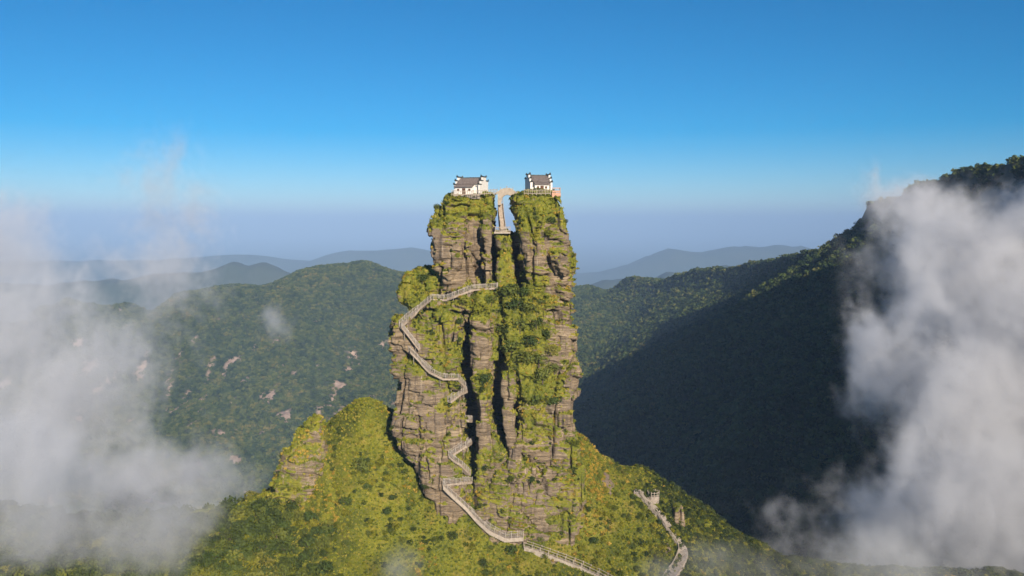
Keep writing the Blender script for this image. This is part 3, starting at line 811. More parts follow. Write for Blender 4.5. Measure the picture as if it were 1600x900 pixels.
# growth on the rock faces: one mass per rock body
for ch in [o for o in list(pillar.children) + list(knob.children)]:
    me = ch.data
    n = len(me.vertices)
    v = np.empty(n, np.float32); me.attributes['veg'].data.foreach_get('value', v)
    N_ = np.empty(n * 3, np.float32); me.vertices.foreach_get('normal', N_); N_ = N_.reshape(-1, 3)
    C_ = np.empty(n * 3, np.float32); me.vertices.foreach_get('co', C_); C_ = C_.reshape(-1, 3)
    d = sstep(0.45, 0.75, v) * sstep(-0.35, 0.3, N_[:, 2]) * (C_[:, 1] < 256)
    fattr(me, 'dens', d)
    scatter('grass_tufts', ch, 'dens', 0.9, c_tuft, 0.35, 0.85, 11, 0.5, 0.05, ch)
    fattr(me, 'dens_b', d * sstep(0.0, 0.4, vnoise(C_[:, 0] / 3, C_[:, 1] / 3, C_[:, 2] / 3)))
    gp = 800 + FPX * C_[:, 0] / C_[:, 1]; gq = HZ - FPX * C_[:, 2] / C_[:, 1]
    gz = sstep(0.15, 0.45, vnoise(C_[:, 0] / 2.2 + 9, C_[:, 1] / 2.2, C_[:, 2] / 1.6)) * (0.35 + 0.65 * np.maximum(np.exp(-((gp - 870) / 50) ** 2 - ((gq - 720) / 110) ** 2), np.maximum(np.exp(-((gp - 890) / 20) ** 2 - ((gq - 420) / 80) ** 2), np.exp(-((gp - 470) / 60) ** 2 - ((gq - 720) / 80) ** 2))))
    fattr(me, 'dens_g', sstep(0.30, 0.55, v) * gz * sstep(-0.45, 0.1, N_[:, 2]) * (C_[:, 1] < 256))
    scatter('dry_scrub', ch, 'dens_g', 0.9, c_gold, 0.25, 0.7, 13, 0.5, 0.1, ch)
    scatter('ledge_scrub', ch, 'dens_b', 0.22, c_bush, 0.35, 0.95, 12, 0.5, 0.1, ch)
    fattr(me, 'dens_d', d * sstep(0.12, 0.4, fbm(C_[:, 0] / 2.4 + 5, C_[:, 1] / 2.4, C_[:, 2] / 2.4, 3)))
    scatter('dark_scrub', ch, 'dens_d', 0.5, c_dark, 0.3, 0.9, 19, 0.5, 0.1, ch)

def make_bush_meshes(tagname, k, mat, n, leaf, lobes, flat):
    out = []
    for q in range(k):
        me = mesh_np(tagname, *leaf_cloud(n, leaf, 500 + 17 * q + n, lobes, flat)); me.materials.append(mat); out.append(me)
    return out
crown_dark = make_bush_meshes('crown', 5, M['leaf_dark'], 420, 0.125, 9, 0.78)
crown_mid = make_bush_meshes('crown', 5, M['leaf_mid'], 420, 0.125, 9, 0.75)
crown_green = make_bush_meshes('crown', 5, M['leaf'], 420, 0.125, 9, 0.72)
def trunk_mesh():
    r = np.random.default_rng(3); mb = MB()
    mb.bar((0, 0, -0.35), (0.02, 0.01, 0.45), 0.10, 0.10)
    for k in range(4):
        a = k * 1.6 + 0.4
        mb.bar((0.02, 0.01, 0.30 + 0.03 * k), (0.42 * math.cos(a), 0.42 * math.sin(a), 0.78), 0.05, 0.05)
    return mb.mesh('trunk')
trunk_me = trunk_mesh(); trunk_me.materials.append(M['bark'])
def plant(name, label, cat, group, loc, rad, dark, height=None, sink=0.1):
    e = empty(name, (loc[0], loc[1], loc[2] - sink * rad), random.uniform(0, 6.28))
    tag(e, label, cat, group)
    h = height or rad * random.uniform(0.85, 1.1)
    e.scale = (rad, rad * random.uniform(0.85, 1.15), h)
    link('crown', random.choice((crown_green, crown_dark, crown_mid)[dark]), None, e)
    link('trunk', trunk_me, None, e)
    return e

# single bushes on the pillar: (px, py, radius in photo pixels, dark, label)
SH = 'shrub growing on the rock pillar'
BUSH = [
 (790, 448, 20, 1, 'tall dark bush at the right end of the upper walkway'), (806, 470, 19, 1, None), (785, 478, 15, 1, None), (822, 452, 13, 1, None), (830, 478, 14, 2, None), (838, 500, 13, 2, None),
 (812, 500, 20, 1, None), (790, 510, 15, 2, None), (800, 535, 18, 2, None), (828, 528, 17, 1, None), (848, 520, 13, 2, None), (820, 555, 18, 2, None), (842, 556, 17, 1, None), (860, 545, 14, 2, None), (806, 572, 13, 2, None), (848, 580, 18, 1, None), (866, 572, 12, 2, None),
 (836, 618, 17, 1, 'large dark bush high above the bare lower right face'), (868, 622, 14, 1, 'dark bush beside a larger one on the right face'),
 (750, 478, 18, 0, 'round green bush capping the thin central column'), (738, 462, 11, 0, None), (768, 465, 12, 1, None), (722, 470, 9, 0, None),
 (755, 590, 14, 1, 'dark bush low on the thin central column'), (750, 606, 9, 0, None),
 (862, 342, 10, 1, 'dark bush near the top right of the right tower'), (838, 338, 9, 1, None), (836, 364, 10, 0, None), (858, 362, 10, 0, None), (888, 352, 7, 0, None),
 (660, 432, 10, 1, 'dark bush on the shoulder left of the left tower'), (650, 446, 9, 0, None), (682, 322, 7, 1, 'dark bush at the left edge of the left tower top'), (697, 316, 6, 1, None), (814, 302, 5, 1, 'small dark bush between the bridge and the right temple'), (718, 500, 8, 1, None), (716, 528, 8, 1, None), (822, 425, 12, 1, None), (818, 400, 9, 0, None),
 (758, 730, 8, 1, None), (800, 745, 9, 0, None), (830, 748, 8, 1, None), (905, 430, 7, 0, None), (900, 690, 9, 0, None), (846, 470, 8, 1, None)]
for (px, py, rp, dk, lab) in BUSH:
    loc, nr = hit(px, py + 0.55 * rp)
    if loc is None or loc.y > 262: continue
    rad = rp * loc.y / FPX
    plant('bush', lab or ('light green ', 'dark green ', 'olive green ')[dk] + SH + (' below the left temple' if px < 720 and py < 400 else ' high on the right tower' if py < 440 and px > 800 else ' in the overgrown middle' if py < 640 and px > 770 else ' near the thin column' if py < 640 else ' near its foot'), 'bush', 'bushes on the rock pillar', loc, rad, dk, sink=0.25)

# small trees and big shrubs on the hillside
r2 = np.random.default_rng(42)
zones = [((190, 520), (815, 905), 90, (8, 20), 'rounded shrub tree on the wooded slope at lower left', 'shrub trees at lower left'),
         ((0, 200), (800, 905), 44, (10, 21), 'rounded shrub tree half veiled by mist at far lower left', 'shrub trees in the mist'),
         ((500, 930), (835, 905), 20, (5, 11), 'low shrub on the grassy slope below the path', 'shrubs below the pillar'),
         ((520, 690), (720, 835), 22, (5, 10), 'low shrub on the grassy slope left of the stairs', 'shrubs left of the stairs'),
         ((930, 1060), (740, 900), 30, (5, 10), 'low shrub on the slope between pillar and right path', 'shrubs beside the right path'),
         ((1080, 1300), (790, 905), 44, (4, 9), 'shrub on the ridge right of the winding path', 'shrubs on the right ridge')]
for (xr, yr, n, rs_, lab, grp) in zones:
    done = []; tries = 0
    while len(done) < n and tries < n * 30:
        tries += 1
        px = r2.uniform(*xr); py = r2.uniform(*yr); rp = r2.uniform(*rs_)
        if any((px - a) ** 2 + (py - b) ** 2 < (0.55 * (rp + c)) ** 2 for a, b, c in done): continue
        if abs(px - np.interp(py, [752, 806, 838, 873, 900], [690, 745, 790, 880, 940])) < 16 and px < 960: continue
        if abs(px - np.interp(py, [770, 805, 828, 850, 868, 905], [1000, 1030, 1045, 1062, 1068, 1048])) < 16: continue
        loc, nr = hit(px, py + 0.5 * rp)
        if loc is None or loc.y > 285 or loc.y < 190: continue
        done.append((px, py, rp))
        dk = int(r2.choice((0, 1, 2), p=(0.25, 0.3, 0.45) if xr[0] < 300 or xr[0] > 1000 else (0.55, 0.1, 0.35)))
        size = 'small' if rp < rs_[0] + (rs_[1] - rs_[0]) * .33 else 'large' if rp > rs_[0] + (rs_[1] - rs_[0]) * .66 else 'middling'
        tone = ('yellow-green', 'dark green', 'green')[dk]
        plant('shrub_tree' if 'tree' in lab else 'shrub', size + ' ' + tone + ' ' + lab, 'tree' if 'tree' in lab else 'shrub', grp, loc, rp * loc.y / FPX, dk, sink=0.15)
for (px, py, rp, lab) in [(490, 806, 15, 'large dark round bush on the slope below the outcrop'), (452, 806, 12, 'dark round bush left of the largest one below the outcrop'), (418, 800, 10, 'dark round bush where the ridge meets the outcrop slope'),
                          (565, 726, 16, 'flat dark bush in the hollow above the left ravine'), (540, 782, 12, 'dark bush beside the narrow ravine on the left slope'), (800, 858, 13, 'dark bush directly below the landing of the lower path')]:
    loc, nr = hit(px, py + 0.5 * rp)
    plant('bush', lab, 'bush', None, loc, rp * loc.y / FPX, 1, sink=0.2)

# ================================================================ paths, stairs and railings
post_me = MB().box(-.07, .07, -.07, .07, -.25, 1.2).add([(-.12, -.12, 1.2), (.12, -.12, 1.2), (.12, .12, 1.2), (-.12, .12, 1.2), (0, 0, 1.38)], [(0, 3, 2, 1), (0, 1, 4), (1, 2, 4), (2, 3, 4), (3, 0, 4)]).mesh('post')
post_stone = post_me.copy()
post_me.materials.append(M['wood']); post_stone.materials.append(M['stone'])

def route(pts, off=0.9, step=7.0, onhill=False):
    """photo positions -> points just proud of the surface they are seen on"""
    out = []
    for (a, b), (c, d) in zip(pts[:-1], pts[1:]):
        n = max(1, int(math.hypot(c - a, d - b) / step))
        for k in range(n): out.append((a + (c - a) * k / n, b + (d - b) * k / n))
    out.append(pts[-1])
    ys = []
    for q in out:
        l, _ = hit(*q); ys.append(l.y if l is not None and l.y < 275 else np.nan)
    ys = np.array(ys); ok = ~np.isnan(ys)
    ys = np.interp(np.arange(len(ys)), np.arange(len(ys))[ok], ys[ok])
    sm = ys.copy()
    for _ in range(6):
        sm[1:-1] = np.minimum(0.25 * sm[:-2] + 0.5 * sm[1:-1] + 0.25 * sm[2:], ys[1:-1] + 0.6)
    return [Vector(P(q[0], q[1], Y - off)) for q, Y in zip(out, sm)]

def flight(name, label, pts, width=1.4, mat_step=None, mat_rail=None, pmesh=None, sides=(-1, 1), cat='stairs', group=None, lattice=True, props=True, spacing=1.5, thick=0.4):
    base = Vector(pts[0])
    e = empty(name, base); tag(e, label, cat, group)
    mat_step = mat_step or M['tread']; mat_rail = mat_rail or M['wood']; pmesh = pmesh or post_me
    L = [Vector(p) - base for p in pts]
    st = MB(); rails = {s: MB() for s in sides}; lat = {s: MB() for s in sides}; pr = MB()
    def sidev(i):
        a = L[max(i - 1, 0)]; b = L[min(i + 1, len(L) - 1)]
        t = Vector((b.x - a.x, b.y - a.y, 0))
        if t.length < 1e-3: t = Vector((1, 0, 0))
        t.normalize(); return Vector((t.y, -t.x, 0))
    sv = [sidev(i) for i in range(len(L))]
    for i in range(len(L) - 1):
        a, b = L[i], L[i + 1]
        n = max(1, int(round(abs(b.z - a.z) / 0.22)))
        for k in range(n):
            p = a.lerp(b, k / n); q = a.lerp(b, (k + 1) / n)
            s0 = sv[i].lerp(sv[i + 1], k / n) * (width / 2); s1 = sv[i].lerp(sv[i + 1], (k + 1) / n) * (width / 2)
            z = max(p.z, q.z); lo = min(p.z, q.z) - thick
            vs = [(p.x - s0.x, p.y - s0.y, lo), (p.x + s0.x, p.y + s0.y, lo), (q.x + s1.x, q.y + s1.y, lo), (q.x - s1.x, q.y - s1.y, lo)]
            vs += [(v[0], v[1], z) for v in vs]
            st.add(vs, [(0, 3, 2, 1), (4, 5, 6, 7), (0, 1, 5, 4), (1, 2, 6, 5), (2, 3, 7, 6), (3, 0, 4, 7)])
    tag(st.build('steps', mat_step, e), kind='stuff')
    # posts at even spacing along the line
    cum = [0.0]
    for i in range(len(L) - 1): cum.append(cum[-1] + (L[i + 1] - L[i]).length)
    n = max(1, int(round(cum[-1] / spacing)))
    xs_ = [cum[-1] * k / n for k in range(n + 1)]
    def at(d):
        i = min(max(np.searchsorted(cum, d) - 1, 0), len(L) - 2)
        t = (d - cum[i]) / max(cum[i + 1] - cum[i], 1e-6)
        return L[i].lerp(L[i + 1], t), sv[i].lerp(sv[i + 1], t)
    for s in sides:
        prev = None
        for d in xs_:
            p, v = at(d); p = p + v * (s * (width / 2 - 0.08))
            o = link('post', pmesh, None, e); o.location = p
            if prev is not None:
                for h, w in ((1.12, 0.10), (0.38, 0.07)):
                    rails[s].bar(prev + Vector((0, 0, h)), p + Vector((0, 0, h)), w, w)
                if lattice:
                    for k in (0.33, 0.66):
                        m = prev.lerp(p, k); lat[s].bar(m + Vector((0, 0, 0.35)), m + Vector((0, 0, 1.1)), 0.05, 0.05)
                    lat[s].bar(prev + Vector((0, 0, 0.76)), p + Vector((0, 0, 0.76)), 0.05, 0.05)
            prev = p
        rails[s].build('handrail', mat_rail, e)
        if lattice: tag(lat[s].build('balusters', mat_rail, e), kind='stuff')
    if props:
        k = 0
        for d in xs_[1:-1:3]:
            p, v = at(d)
            o = MB().bar(p + Vector((0, -0.5, -0.2)), p + Vector((0, 0.9, -2.6)), 0.16, 0.16).build('support_strut', mat_rail, e)
    return e

flight('walkway_stairs', 'highest timber walkway with railings leading right to the foot of the left tower', route([(676, 467), (697, 468), (737, 452), (777, 449)], 1.0))
flight('walkway_stairs', 'straight railed stair climbing right above the grassy left face', route([(626, 508), (652, 485), (676, 467)], 1.1))
flight('walkway_stairs', 'short railed stair dropping right from the leftmost bend', route([(626, 510), (640, 526), (655, 545)], 1.1))
flight('walkway_stairs', 'railed stair slanting across the left face to the crack', route([(640, 549), (655, 563), (672, 580), (692, 591), (713, 591), (727, 607)], 1.1))
flight('walkway_stairs', 'small railed stair turning back left below the crack bend', route([(728, 609), (716, 616), (702, 627)], 1.1))
flight('walkway_stairs', 'tiny railed landing hidden in the dark central crack', route([(729, 656), (742, 657)], 0.8), props=False)
flight('walkway_stairs', 'railed stair slanting left out of the dark central crack', route([(738, 688), (720, 700), (703, 711)], 1.0))
flight('walkway_stairs', 'railed stair descending right to the lowest landing', route([(703, 711), (718, 726), (732, 740)], 1.0))
flight('walkway_stairs', 'level railed landing above the long lower stair', route([(735, 752), (712, 754), (694, 756)], 1.0), props=False)
flight('stone_stairs', 'long pale stone stair with railings at the foot of the pillar', route([(693, 757), (715, 780), (745, 809), (766, 828), (790, 840), (818, 838)], 0.7), 1.8, M['stone'], M['wood'], props=False, thick=0.9)
flight('stone_stairs', 'pale stone path stair leaving the picture at the bottom', route([(820, 853), (850, 863), (880, 874), (910, 886), (940, 900), (985, 925)], 0.2), 1.7, M['stone'], M['stone'], post_stone, lattice=False, props=False, spacing=2.2, thick=1.2)

# winding path on the right
def ribbon(name, pts, width, mat, lift=0.25, thick=1.2):
    mb = MB(); pts = [Vector(p) for p in pts]
    L = []
    for i, p in enumerate(pts):
        a = pts[max(i - 1, 0)]; b = pts[min(i + 1, len(pts) - 1)]
        t = Vector((b.x - a.x, b.y - a.y, 0)).normalized(); s = Vector((t.y, -t.x, 0)) * (width / 2)
        zz = max(v for v in (ground_z(p.x, p.y), ground_z(p.x + s.x, p.y + s.y), ground_z(p.x - s.x, p.y - s.y)) if v is not None) + lift
        L.append((p - s, p + s, zz))
    vs = []; fs = []
    for (a, b, z) in L:
        vs += [(a.x, a.y, z - thick), (b.x, b.y, z - thick), (b.x, b.y, z), (a.x, a.y, z)]
    for i in range(len(L) - 1):
        k = 4 * i
        fs += [(k + 3, k + 2, k + 6, k + 7), (k, k + 4, k + 5, k + 1), (k + 1, k + 5, k + 6, k + 2), (k, k + 3, k + 7, k + 4)]
    fs += [(0, 1, 2, 3), (len(vs) - 1, len(vs) - 2, len(vs) - 3, len(vs) - 4)]
    mb.add(vs, fs)
    o = mb.build(name, mat)
    return tag(o, kind='structure'), L
wp = []
for q in [(992, 768), (1003, 774), (1012, 786), (1021, 796), (1031, 806), (1039, 818), (1047, 829), (1056, 841), (1063, 851), (1067, 861), (1068, 870), (1064, 880), (1058, 891), (1048, 905), (1035, 925)]:
    l, _ = hit(*q)
    if l is not None: wp.append(l)
_, RL = ribbon('path', wp, 2.4, M['path'])
def railing(name, label, pts, cat='railing', mat=None, pm=None, spacing=1.6, panels=False, group=None):
    base = Vector(pts[0]); e = empty(name, base); tag(e, label, cat, group)
    L = [Vector(p) - base for p in pts]; mb = MB(); bal = MB()
    for i in range(len(L) - 1):
        a, b = L[i], L[i + 1]; n = max(1, int(round((b - a).length / spacing)))
        for k in range(n):
            p = a.lerp(b, k / n); q = a.lerp(b, (k + 1) / n)
            o = link('post', pm or post_me, None, e); o.location = p
            for h, w in ((1.1, 0.14), (0.15, 0.14)): mb.bar(p + Vector((0, 0, h)), q + Vector((0, 0, h)), w, w)
            m_ = max(2, int((q - p).length / 0.42))
            for j in range(1, m_):
                c = p.lerp(q, j / m_); bal.bar(c + Vector((0, 0, 0.15)), c + Vector((0, 0, 1.05)), 0.11, 0.11)
    o = link('post', pm or post_me, None, e); o.location = L[-1]
    mb.build('handrail', mat or M['wood'], e); tag(bal.build('balusters', mat or M['wood'], e), kind='stuff')
    return e
railing('path_railing', 'pale railing along the right side of the winding path', [Vector((b.x, b.y, z)) for (a, b, z) in RL][1:], mat=M['stone'], pm=post_stone, spacing=2.0)
l, _ = hit(1018, 778)
plat = empty('viewing_platform', (l.x + 0.6, l.y + 0.5, l.z + 0.3)); tag(plat, 'small pale viewing platform at the top of the winding path', 'platform')
pts = [(1.7 * math.cos(k * math.pi / 6), 1.7 * math.sin(k * math.pi / 6)) for k in range(12)]
MB().prism(pts, 2, -1.6, 0.25).build('floor', M['path'], plat)
pb = MB()
for k in range(12):
    p = (pts[k][0] * .95, pts[k][1] * .95); q = (pts[(k + 1) % 12][0] * .95, pts[(k + 1) % 12][1] * .95)
    o = link('post', post_stone, None, plat); o.location = (p[0], p[1], 0.25)
    if k != 7:
        for h in (0.6, 1.3): pb.bar((p[0], p[1], h), (q[0], q[1], h), 0.12, 0.12)
pb.build('handrail', M['stone'], plat)
bo = empty('boulder', (0, 0, 0)); tag(bo, 'small upright rock beside the winding path on the right', 'rock')
l, _ = hit(1062, 815)
Yb = l.y
rock_body('stone', [(796, 1058, 1066, Yb - 1, Yb + 4), (803, 1054, 1071, Yb - 1.6, Yb + 4), (830, 1052, 1074, Yb - 2, Yb + 4)], 31.0, bo, h=0.25, r=0.8, amp=0.35, bias=0.2)

# ================================================================ temples, bridge, balustrades
def coping(mb, y0, y1, z, x, th):
    """roofed wall top with upturned ends, along y"""
    w = th / 2 + 0.22
    mb.prism([(x - w, z), (x + w, z), (x + 0.08, z + 0.30), (x - 0.08, z + 0.30)], 1, y0 - 0.15, y1 + 0.15)
    for yy, s in ((y0 - 0.15, -1), (y1 + 0.15, 1)):
        mb.add([(x - w, yy, z), (x + w, yy, z), (x + .08, yy, z + .32), (x - .08, yy, z + .32), (x, yy + s * 0.62, z + 0.72)],
               [(0, 1, 2, 3), (0, 4, 1), (1, 4, 2), (2, 4, 3), (3, 4, 0)])

def temple(label, loc, rz, Wd=7.6, Dp=5.2, porch=(-0.5, 0.62), sc=1.0):
    e = empty('temple', loc, rz); tag(e, label, 'temple', 'summit temples'); e.scale = (sc, sc, sc)
    hw = Wd / 2; hd = Dp / 2
    MB().box(-hw - 0.35, hw + 0.35, -hd - 1.45, hd + 0.5, -1.2, 0.12).build('plinth', M['stone'], e)
    wl_ = MB(); wl_.box(-hw + .2, hw - .2, -hd, hd, 0.12, 3.0); wl_.build('wall', M['plaster'], e)
    x0 = -hw + .2 + (porch[0] + .5) * Wd; x1 = -hw + porch[1] * Wd + 0.9
    pw = MB(); pw.box(x0, x1, -hd - 1.25, -hd + .02, 0.12, 2.15); pp = pw.build('porch_wall', M['plaster'], e)
    d = MB().box((x0 + x1) / 2 - .5, (x0 + x1) / 2 + .5, -hd - 1.31, -hd - 1.2, 0.12, 1.75).build('door', M['door'], pp)
    for xx in (x0 + .9, x1 - .9):
        MB().box(xx - .32, xx + .32, -hd - 1.30, -hd - 1.2, 0.95, 1.6).build('window', M['door'], pp)
    # porch roof
    pr = MB(); pr.prism([(-hd - 1.75, 2.02), (-hd + .02, 2.86), (-hd + .02, 3.02), (-hd - 1.75, 2.18)], 0, x0 - .25, x1 + .25)
    po = pr.build('porch_roof', M['tile'], e)
    rows = MB()
    k = x0 - .15
    while k < x1 + .2:
        rows.bar((k, -hd - 1.78, 2.22), (k, -hd, 3.06), 0.13, 0.1); k += 0.34
    tag(rows.build('tile_rows', M['tile'], po), kind='stuff')
    # main roof
    rf = MB(); ov = 0.55
    rf.prism([(-hd - ov, 2.95), (0, 4.55), (hd + ov, 2.95), (hd + ov, 3.12), (0, 4.75), (-hd - ov, 3.12)], 0, -hw + .22, hw - .22)
    ro = rf.build('roof', M['tile'], e)
    rows = MB(); k = -hw + .4
    while k < hw - .3:
        rows.bar((k, -hd - ov - .03, 3.15), (k, 0, 4.79), 0.13, 0.1); rows.bar((k, hd + ov + .03, 3.15), (k, 0, 4.79), 0.13, 0.1); k += 0.34
    tag(rows.build('tile_rows', M['tile'], ro), kind='stuff')
    MB().box(-hw + .25, hw - .25, -.14, .14, 4.7, 4.98).build('ridge', M['tile_dark'], ro)
    # stepped fire gables with upturned copings
    for s in (-1, 1):
        x = s * hw; th = 0.5
        g = MB(); out = [(-hd - 1.0, -0.3), (-hd - 1.0, 2.75), (-hd - .05, 2.75), (-hd - .05, 3.85), (-1.25, 3.85), (-1.25, 4.95), (1.25, 4.95), (1.25, 3.85), (hd + .3, 3.85), (hd + .3, -0.3)]
        g.prism(out, 0, x - th / 2, x + th / 2)
        go_ = g.build('gable_wall', M['plaster'], e)
        c = MB(); coping(c, -1.35, 1.35, 4.95, x, th); coping(c, -hd - .15, -1.3, 3.85, x, th); coping(c, 1.3, hd + .4, 3.85, x, th); coping(c, -hd - 1.1, -hd - .1, 2.75, x, th)
        c.build('coping', M['tile_dark'], go_)
    return e
def on_top(px, py, Y): return Vector(P(px, py, Y))
temple('white temple with long brown roof on the left summit', on_top(737, 304.5, 246), math.radians(-20), 7.3, 5.0, sc=0.98)
temple('white temple with dark upturned gables on the right summit', on_top(841, 300.5, 247), math.radians(14), 5.9, 4.4, porch=(-0.36, 0.72), sc=0.98)
railing('summit_balustrade', 'pale stone balustrade in front of the left temple', [P(706, 304, 240.4), P(722, 305, 239.6), P(748, 304.5, 239.6), P(766, 303, 240.5), P(777, 302.5, 243)], 'balustrade', M['stone'], post_stone, 1.3)
railing('summit_balustrade', 'pale stone balustrade in front of the right temple', [P(819, 303, 240), P(838, 303.5, 239), P(860, 303, 239)], 'balustrade', M['stone'], post_stone, 1.3)
pk = empty('brick_terrace', P(869, 303, 241)); tag(pk, 'pinkish brick parapet terrace right of the right temple', 'terrace')
MB().box(-1.2, 1.2, -0.9, 3.0, -0.9, 0.25).build('terrace_base', M['pink'], pk)
w_ = MB()
for (a, b) in (((-1.1, -.8), (1.1, -.8)), ((1.1, -.8), (1.1, 2.8))):
    w_.bar((a[0], a[1], 1.55), (b[0], b[1], 1.55), 0.2, 0.2); w_.bar((a[0], a[1], 0.62), (b[0], b[1], 0.62), 0.14, 0.5)
w_.build('parapet', M['pink'], pk)
for q in ((-1.1, -.8), (-.35, -.8), (.4, -.8), (1.1, -.8), (1.1, 1.0), (1.1, 2.8)):
    o = link('post', post_stone, None, pk); o.location = (q[0], q[1], 0.35)

# arched bridge across the cleft
br = empty('arch_bridge', P(793, 306, 246)); tag(br, 'small pale stone arch bridge joining the two summits', 'bridge')
hw = 1.25
top = [(-3.5, 0.2), (-2.7, 0.75), (-1.9, 1.35), (-1.2, 1.62), (-.2, 1.75), (0.8, 1.70), (1.5, 1.35), (2.2, 0.75), (2.7, 0.2)]
inn = [(1.55 * math.cos(math.radians(a)), -1.5 + 1.75 * math.sin(math.radians(a))) for a in range(0, 181, 15)]
outl = top + [(2.7, -2.2), (1.55, -2.2)] + inn + [(-1.55, -2.6), (-3.3, -2.6)]
bs = MB(); n = len(outl)
ab = MB()
# split into a strip of convex quads between intrados and extrados
N = 24; ex = np.interp(np.linspace(-2.7, 2.6, N + 1), [a for a, b in top], [b for a, b in top]); xx = np.linspace(-2.7, 2.6, N + 1)
for i in range(N):
    x0, x1 = xx[i], xx[i + 1]
    def bot(x): return -1.5 + 1.75 * math.sqrt(max(0, 1 - ((x + .05) / 1.55) ** 2)) if abs(x + .05) < 1.55 else -2.6
    ab.prism([(x0, bot(x0)), (x1, bot(x1)), (x1, ex[i + 1]), (x0, ex[i])], 1, -hw, hw)
ab.build('arch', M['stone'], br)
vou = MB()
for k in range(13):
    a0 = math.radians(180 * k / 13 + 1.5); a1 = math.radians(180 * (k + 1) / 13 - 1.5)
    q = [(-.05 + R_ * 1.0 * math.cos(t_), -1.5 + (R_ + 0.2) * math.sin(t_)) for (R_, t_) in ((1.56, a0), (2.0, a0), (2.0, a1), (1.56, a1))]
    o = MB().prism(q, 1, -hw - .07, -hw + .05).build('voussoir', M['stone'], br)
for s in (-1, 1):
    pa = MB()
    for i in range(len(top) - 1):
        (a, b), (c, d) = top[i], top[i + 1]
        pa.prism([(a, b - .05), (c, d - .05), (c, d + .42), (a, b + .42)], 1, s * (hw - .06) - .11, s * (hw - .06) + .11)
    pa.build('parapet', M['stone'], br)
    for (a, b) in top[::2]:
        o = link('post', post_stone, None, br); o.location = (a, s * (hw - .06), b - .35)
# stair in the cleft
e = flight('stone_stairs', 'steep pale stone stair climbing through the cleft to the bridge', [P(786, 357, 241.2), P(783.5, 340, 243.8), P(782, 318, 247.2)], 1.5, M['tread'], M['stone'], post_stone, lattice=False, props=False, thick=2.4, spacing=1.6)
railing('landing_balustrade', 'pale stone balustrade on the small landing below the cleft', [P(772, 361, 241.5), P(774, 361.5, 239.8), P(786, 362, 239.4), P(797, 361, 239.8)], 'balustrade', M['stone'], post_stone, 1.1)
ld = empty('stone_landing', P(785, 362, 241.5)); tag(ld, 'small stone landing at the foot of the cleft stair', 'landing')
MB().box(-2.2, 2.2, -2.0, 1.5, -0.5, 0.0).build('slab', M['stone'], ld)

# ================================================================ mist banks and haze
def mist(name, label, puffs, lo, hi, res, nscale, dens, seed, thr=0.42):
    me = bpy.data.meshes.new(name); o = link(name, me)
    ng = bpy.data.node_groups.new(name, 'GeometryNodeTree')
    ng.interface.new_socket('Geometry', in_out='OUTPUT', socket_type='NodeSocketGeometry')
    t = NT(ng)
    go = t.n('NodeGroupOutput'); pos = t.n('GeometryNodeInputPosition').outputs[0]
    wn_ = t.n('ShaderNodeTexNoise'); t.l(pos, wn_.inputs['Vector']); wn_.inputs['Scale'].default_value = nscale * 0.55; wn_.inputs['Detail'].default_value = 3
    w1 = t.n('ShaderNodeVectorMath', operation='SUBTRACT'); t.l(wn_.outputs['Color'], w1.inputs[0]); w1.inputs[1].default_value = (.5, .5, .5)
    w2 = t.n('ShaderNodeVectorMath', operation='MULTIPLY_ADD'); t.l(w1.outputs[0], w2.inputs[0]); w2.inputs[1].default_value = (0.55 / nscale, 0.55 / nscale, 0.65 / nscale); t.l(pos, w2.inputs[2])
    wp_ = w2.outputs[0]
    tot = None
    for (c, r, wgt) in puffs:
        a = t.n('ShaderNodeVectorMath', operation='SUBTRACT'); t.l(wp_, a.inputs[0]); a.inputs[1].default_value = tuple(c)
        b = t.n('ShaderNodeVectorMath', operation='DIVIDE'); t.l(a.outputs[0], b.inputs[0]); b.inputs[1].default_value = tuple(r)
        ln = t.n('ShaderNodeVectorMath', operation='LENGTH'); t.l(b.outputs[0], ln.inputs[0])
        f = t.mapr(ln.outputs['Value'], 0.0, 1.0, wgt, 0.0)
        tot = f if tot is None else t.math('MAXIMUM', tot, f)
    sv = t.n('ShaderNodeVectorMath', operation='MULTIPLY_ADD'); t.l(pos, sv.inputs[0]); sv.inputs[1].default_value = (1, 0.8, 0.75); sv.inputs[2].default_value = (seed * 37.0, seed * 11.0, 0)
    nz = t.noise(sv.outputs[0], nscale, 7, 0.64, 0.9)
    nz2 = t.noise(sv.outputs[0], nscale * 4.3, 4, 0.6, 1.2)
    q = t.math('ADD', tot, t.math('MULTIPLY', t.math('SUBTRACT', nz, 0.5), 2.5))
    q = t.math('ADD', q, t.math('MULTIPLY', t.math('SUBTRACT', nz2, 0.5), 1.25))
    nz3 = t.noise(sv.outputs[0], nscale * 11.0, 2, 0.5, 0.5)
    q = t.math('ADD', q, t.math('MULTIPLY', t.math('SUBTRACT', nz3, 0.5), 0.45))
    q = t.math('MULTIPLY', t.mapr(q, thr, thr + 0.5, 0, 1), t.mapr(tot, 0.0, 0.25, 0, 1))
    q = t.math('MULTIPLY', q, dens)
    vc = t.n('GeometryNodeVolumeCube'); t.l(q, vc.inputs['Density'])
    vc.inputs['Min'].default_value = lo; vc.inputs['Max'].default_value = hi
    for k, nme in enumerate(('Resolution X', 'Resolution Y', 'Resolution Z')): vc.inputs[nme].default_value = res[k]
    sm = t.n('GeometryNodeSetMaterial'); t.l(vc.outputs[0], sm.inputs[0]); sm.inputs['Material'].default_value = M['mist']
    t.l(sm.outputs[0], go.inputs[0])
    mod = o.modifiers.new('mist', 'NODES'); mod.node_group = ng
    me.materials.append(M['mist'])
    tag(o, label, 'mist', None, 'stuff')
    return o
mm = bpy.data.materials.new('mist'); mm.use_nodes = True; mm.node_tree.nodes.clear()
t = NT(mm.node_tree)
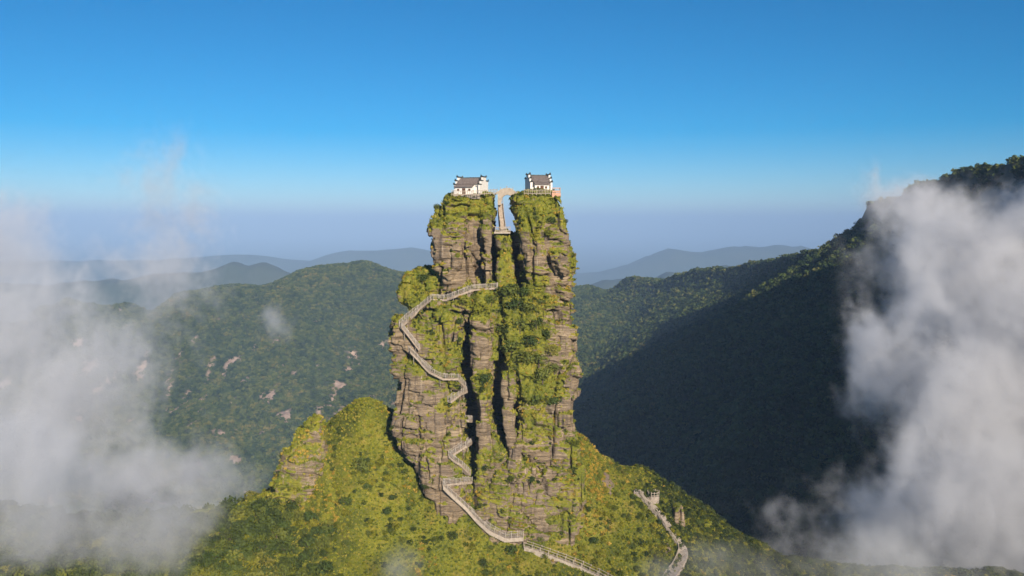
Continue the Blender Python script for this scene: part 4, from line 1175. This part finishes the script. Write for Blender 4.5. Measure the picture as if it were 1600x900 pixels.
pv = t.n('ShaderNodeVolumePrincipled'); om = t.n('ShaderNodeOutputMaterial')
pv.inputs['Color'].default_value = (0.955, 0.965, 1.0, 1); pv.inputs['Density'].default_value = 1.0; pv.inputs['Anisotropy'].default_value = 0.0
t.l(pv.outputs[0], om.inputs['Volume'])
M['mist'] = mm
def puff(px, py, Y, rx, ry, rz, w=1.0):
    k = Y / FPX
    return (P(px, py, Y), (rx * k, ry, rz * k), w)
LP = [puff(0, 520, 420, 240, 90, 210, 1.0), puff(70, 640, 400, 290, 80, 190, 1.0), puff(10, 740, 330, 280, 60, 190, 1.0), puff(190, 720, 370, 230, 60, 120, .92), puff(260, 390, 480, 170, 80, 260, .74), puff(150, 560, 440, 230, 70, 180, .86), puff(310, 765, 330, 170, 45, 75, .86), puff(-60, 420, 430, 230, 80, 230, 1.0), puff(440, 500, 480, 60, 40, 70, .6)]
mist('mist', 'grey white mist bank drifting up the valley on the left', LP, (-300, 270, -160), (-30, 560, 70), (180, 140, 150), 0.024, 0.029, 1, 0.38)
LP2 = [puff(60, 800, 210, 320, 34, 170, .95), puff(230, 840, 205, 210, 28, 90, .78), puff(0, 720, 225, 300, 34, 160, 1.05), puff(290, 800, 225, 130, 22, 55, .8)]
mist('mist', 'thin mist wisps over the trees at lower left', LP2, (-170, 165, -110), (-40, 255, -20), (100, 70, 70), 0.045, 0.042, 2, 0.36)
RP = [puff(1580, 640, 330, 330, 80, 310, 1.1), puff(1510, 430, 380, 240, 75, 220, 1.0), puff(1450, 330, 420, 150, 60, 130, .85), puff(1590, 800, 300, 380, 60, 260, 1.15), puff(1410, 810, 320, 270, 55, 150, .9), puff(1420, 570, 360, 220, 60, 190, .95), puff(1270, 850, 330, 200, 45, 85, .68), puff(1610, 330, 420, 150, 60, 140, .8)]
mist('mist', 'thick grey mist bank rising in front of the right mountain', RP, (50, 230, -160), (340, 500, 70), (180, 140, 150), 0.024, 0.056, 3, 0.36)
RP2 = [puff(1180, 890, 200, 190, 22, 50, .62), puff(1420, 890, 205, 240, 28, 90, 1.1), puff(1060, 905, 195, 110, 18, 35, .6), puff(620, 890, 195, 70, 16, 45, .5)]
mist('mist', 'thin mist trailing over the ridge at lower right', RP2, (-45, 170, -100), (150, 240, -55), (120, 44, 34), 0.05, 0.030, 4, 0.34)

hz = bpy.data.materials.new('haze'); hz.use_nodes = True; hz.node_tree.nodes.clear()
t = NT(hz.node_tree); pv = t.n('ShaderNodeVolumePrincipled'); om = t.n('ShaderNodeOutputMaterial')
pv.inputs['Color'].default_value = (0.31, 0.47, 0.72, 1); pv.inputs['Density'].default_value = 0.00010; pv.inputs['Anisotropy'].default_value = -0.25
t.l(pv.outputs[0], om.inputs['Volume'])
ho = MB().box(-70000, 70000, -70000, 70000, -760, 385).build('haze', hz)
tag(ho, 'pale blue haze filling the valleys to the horizon', 'haze', None, 'stuff')
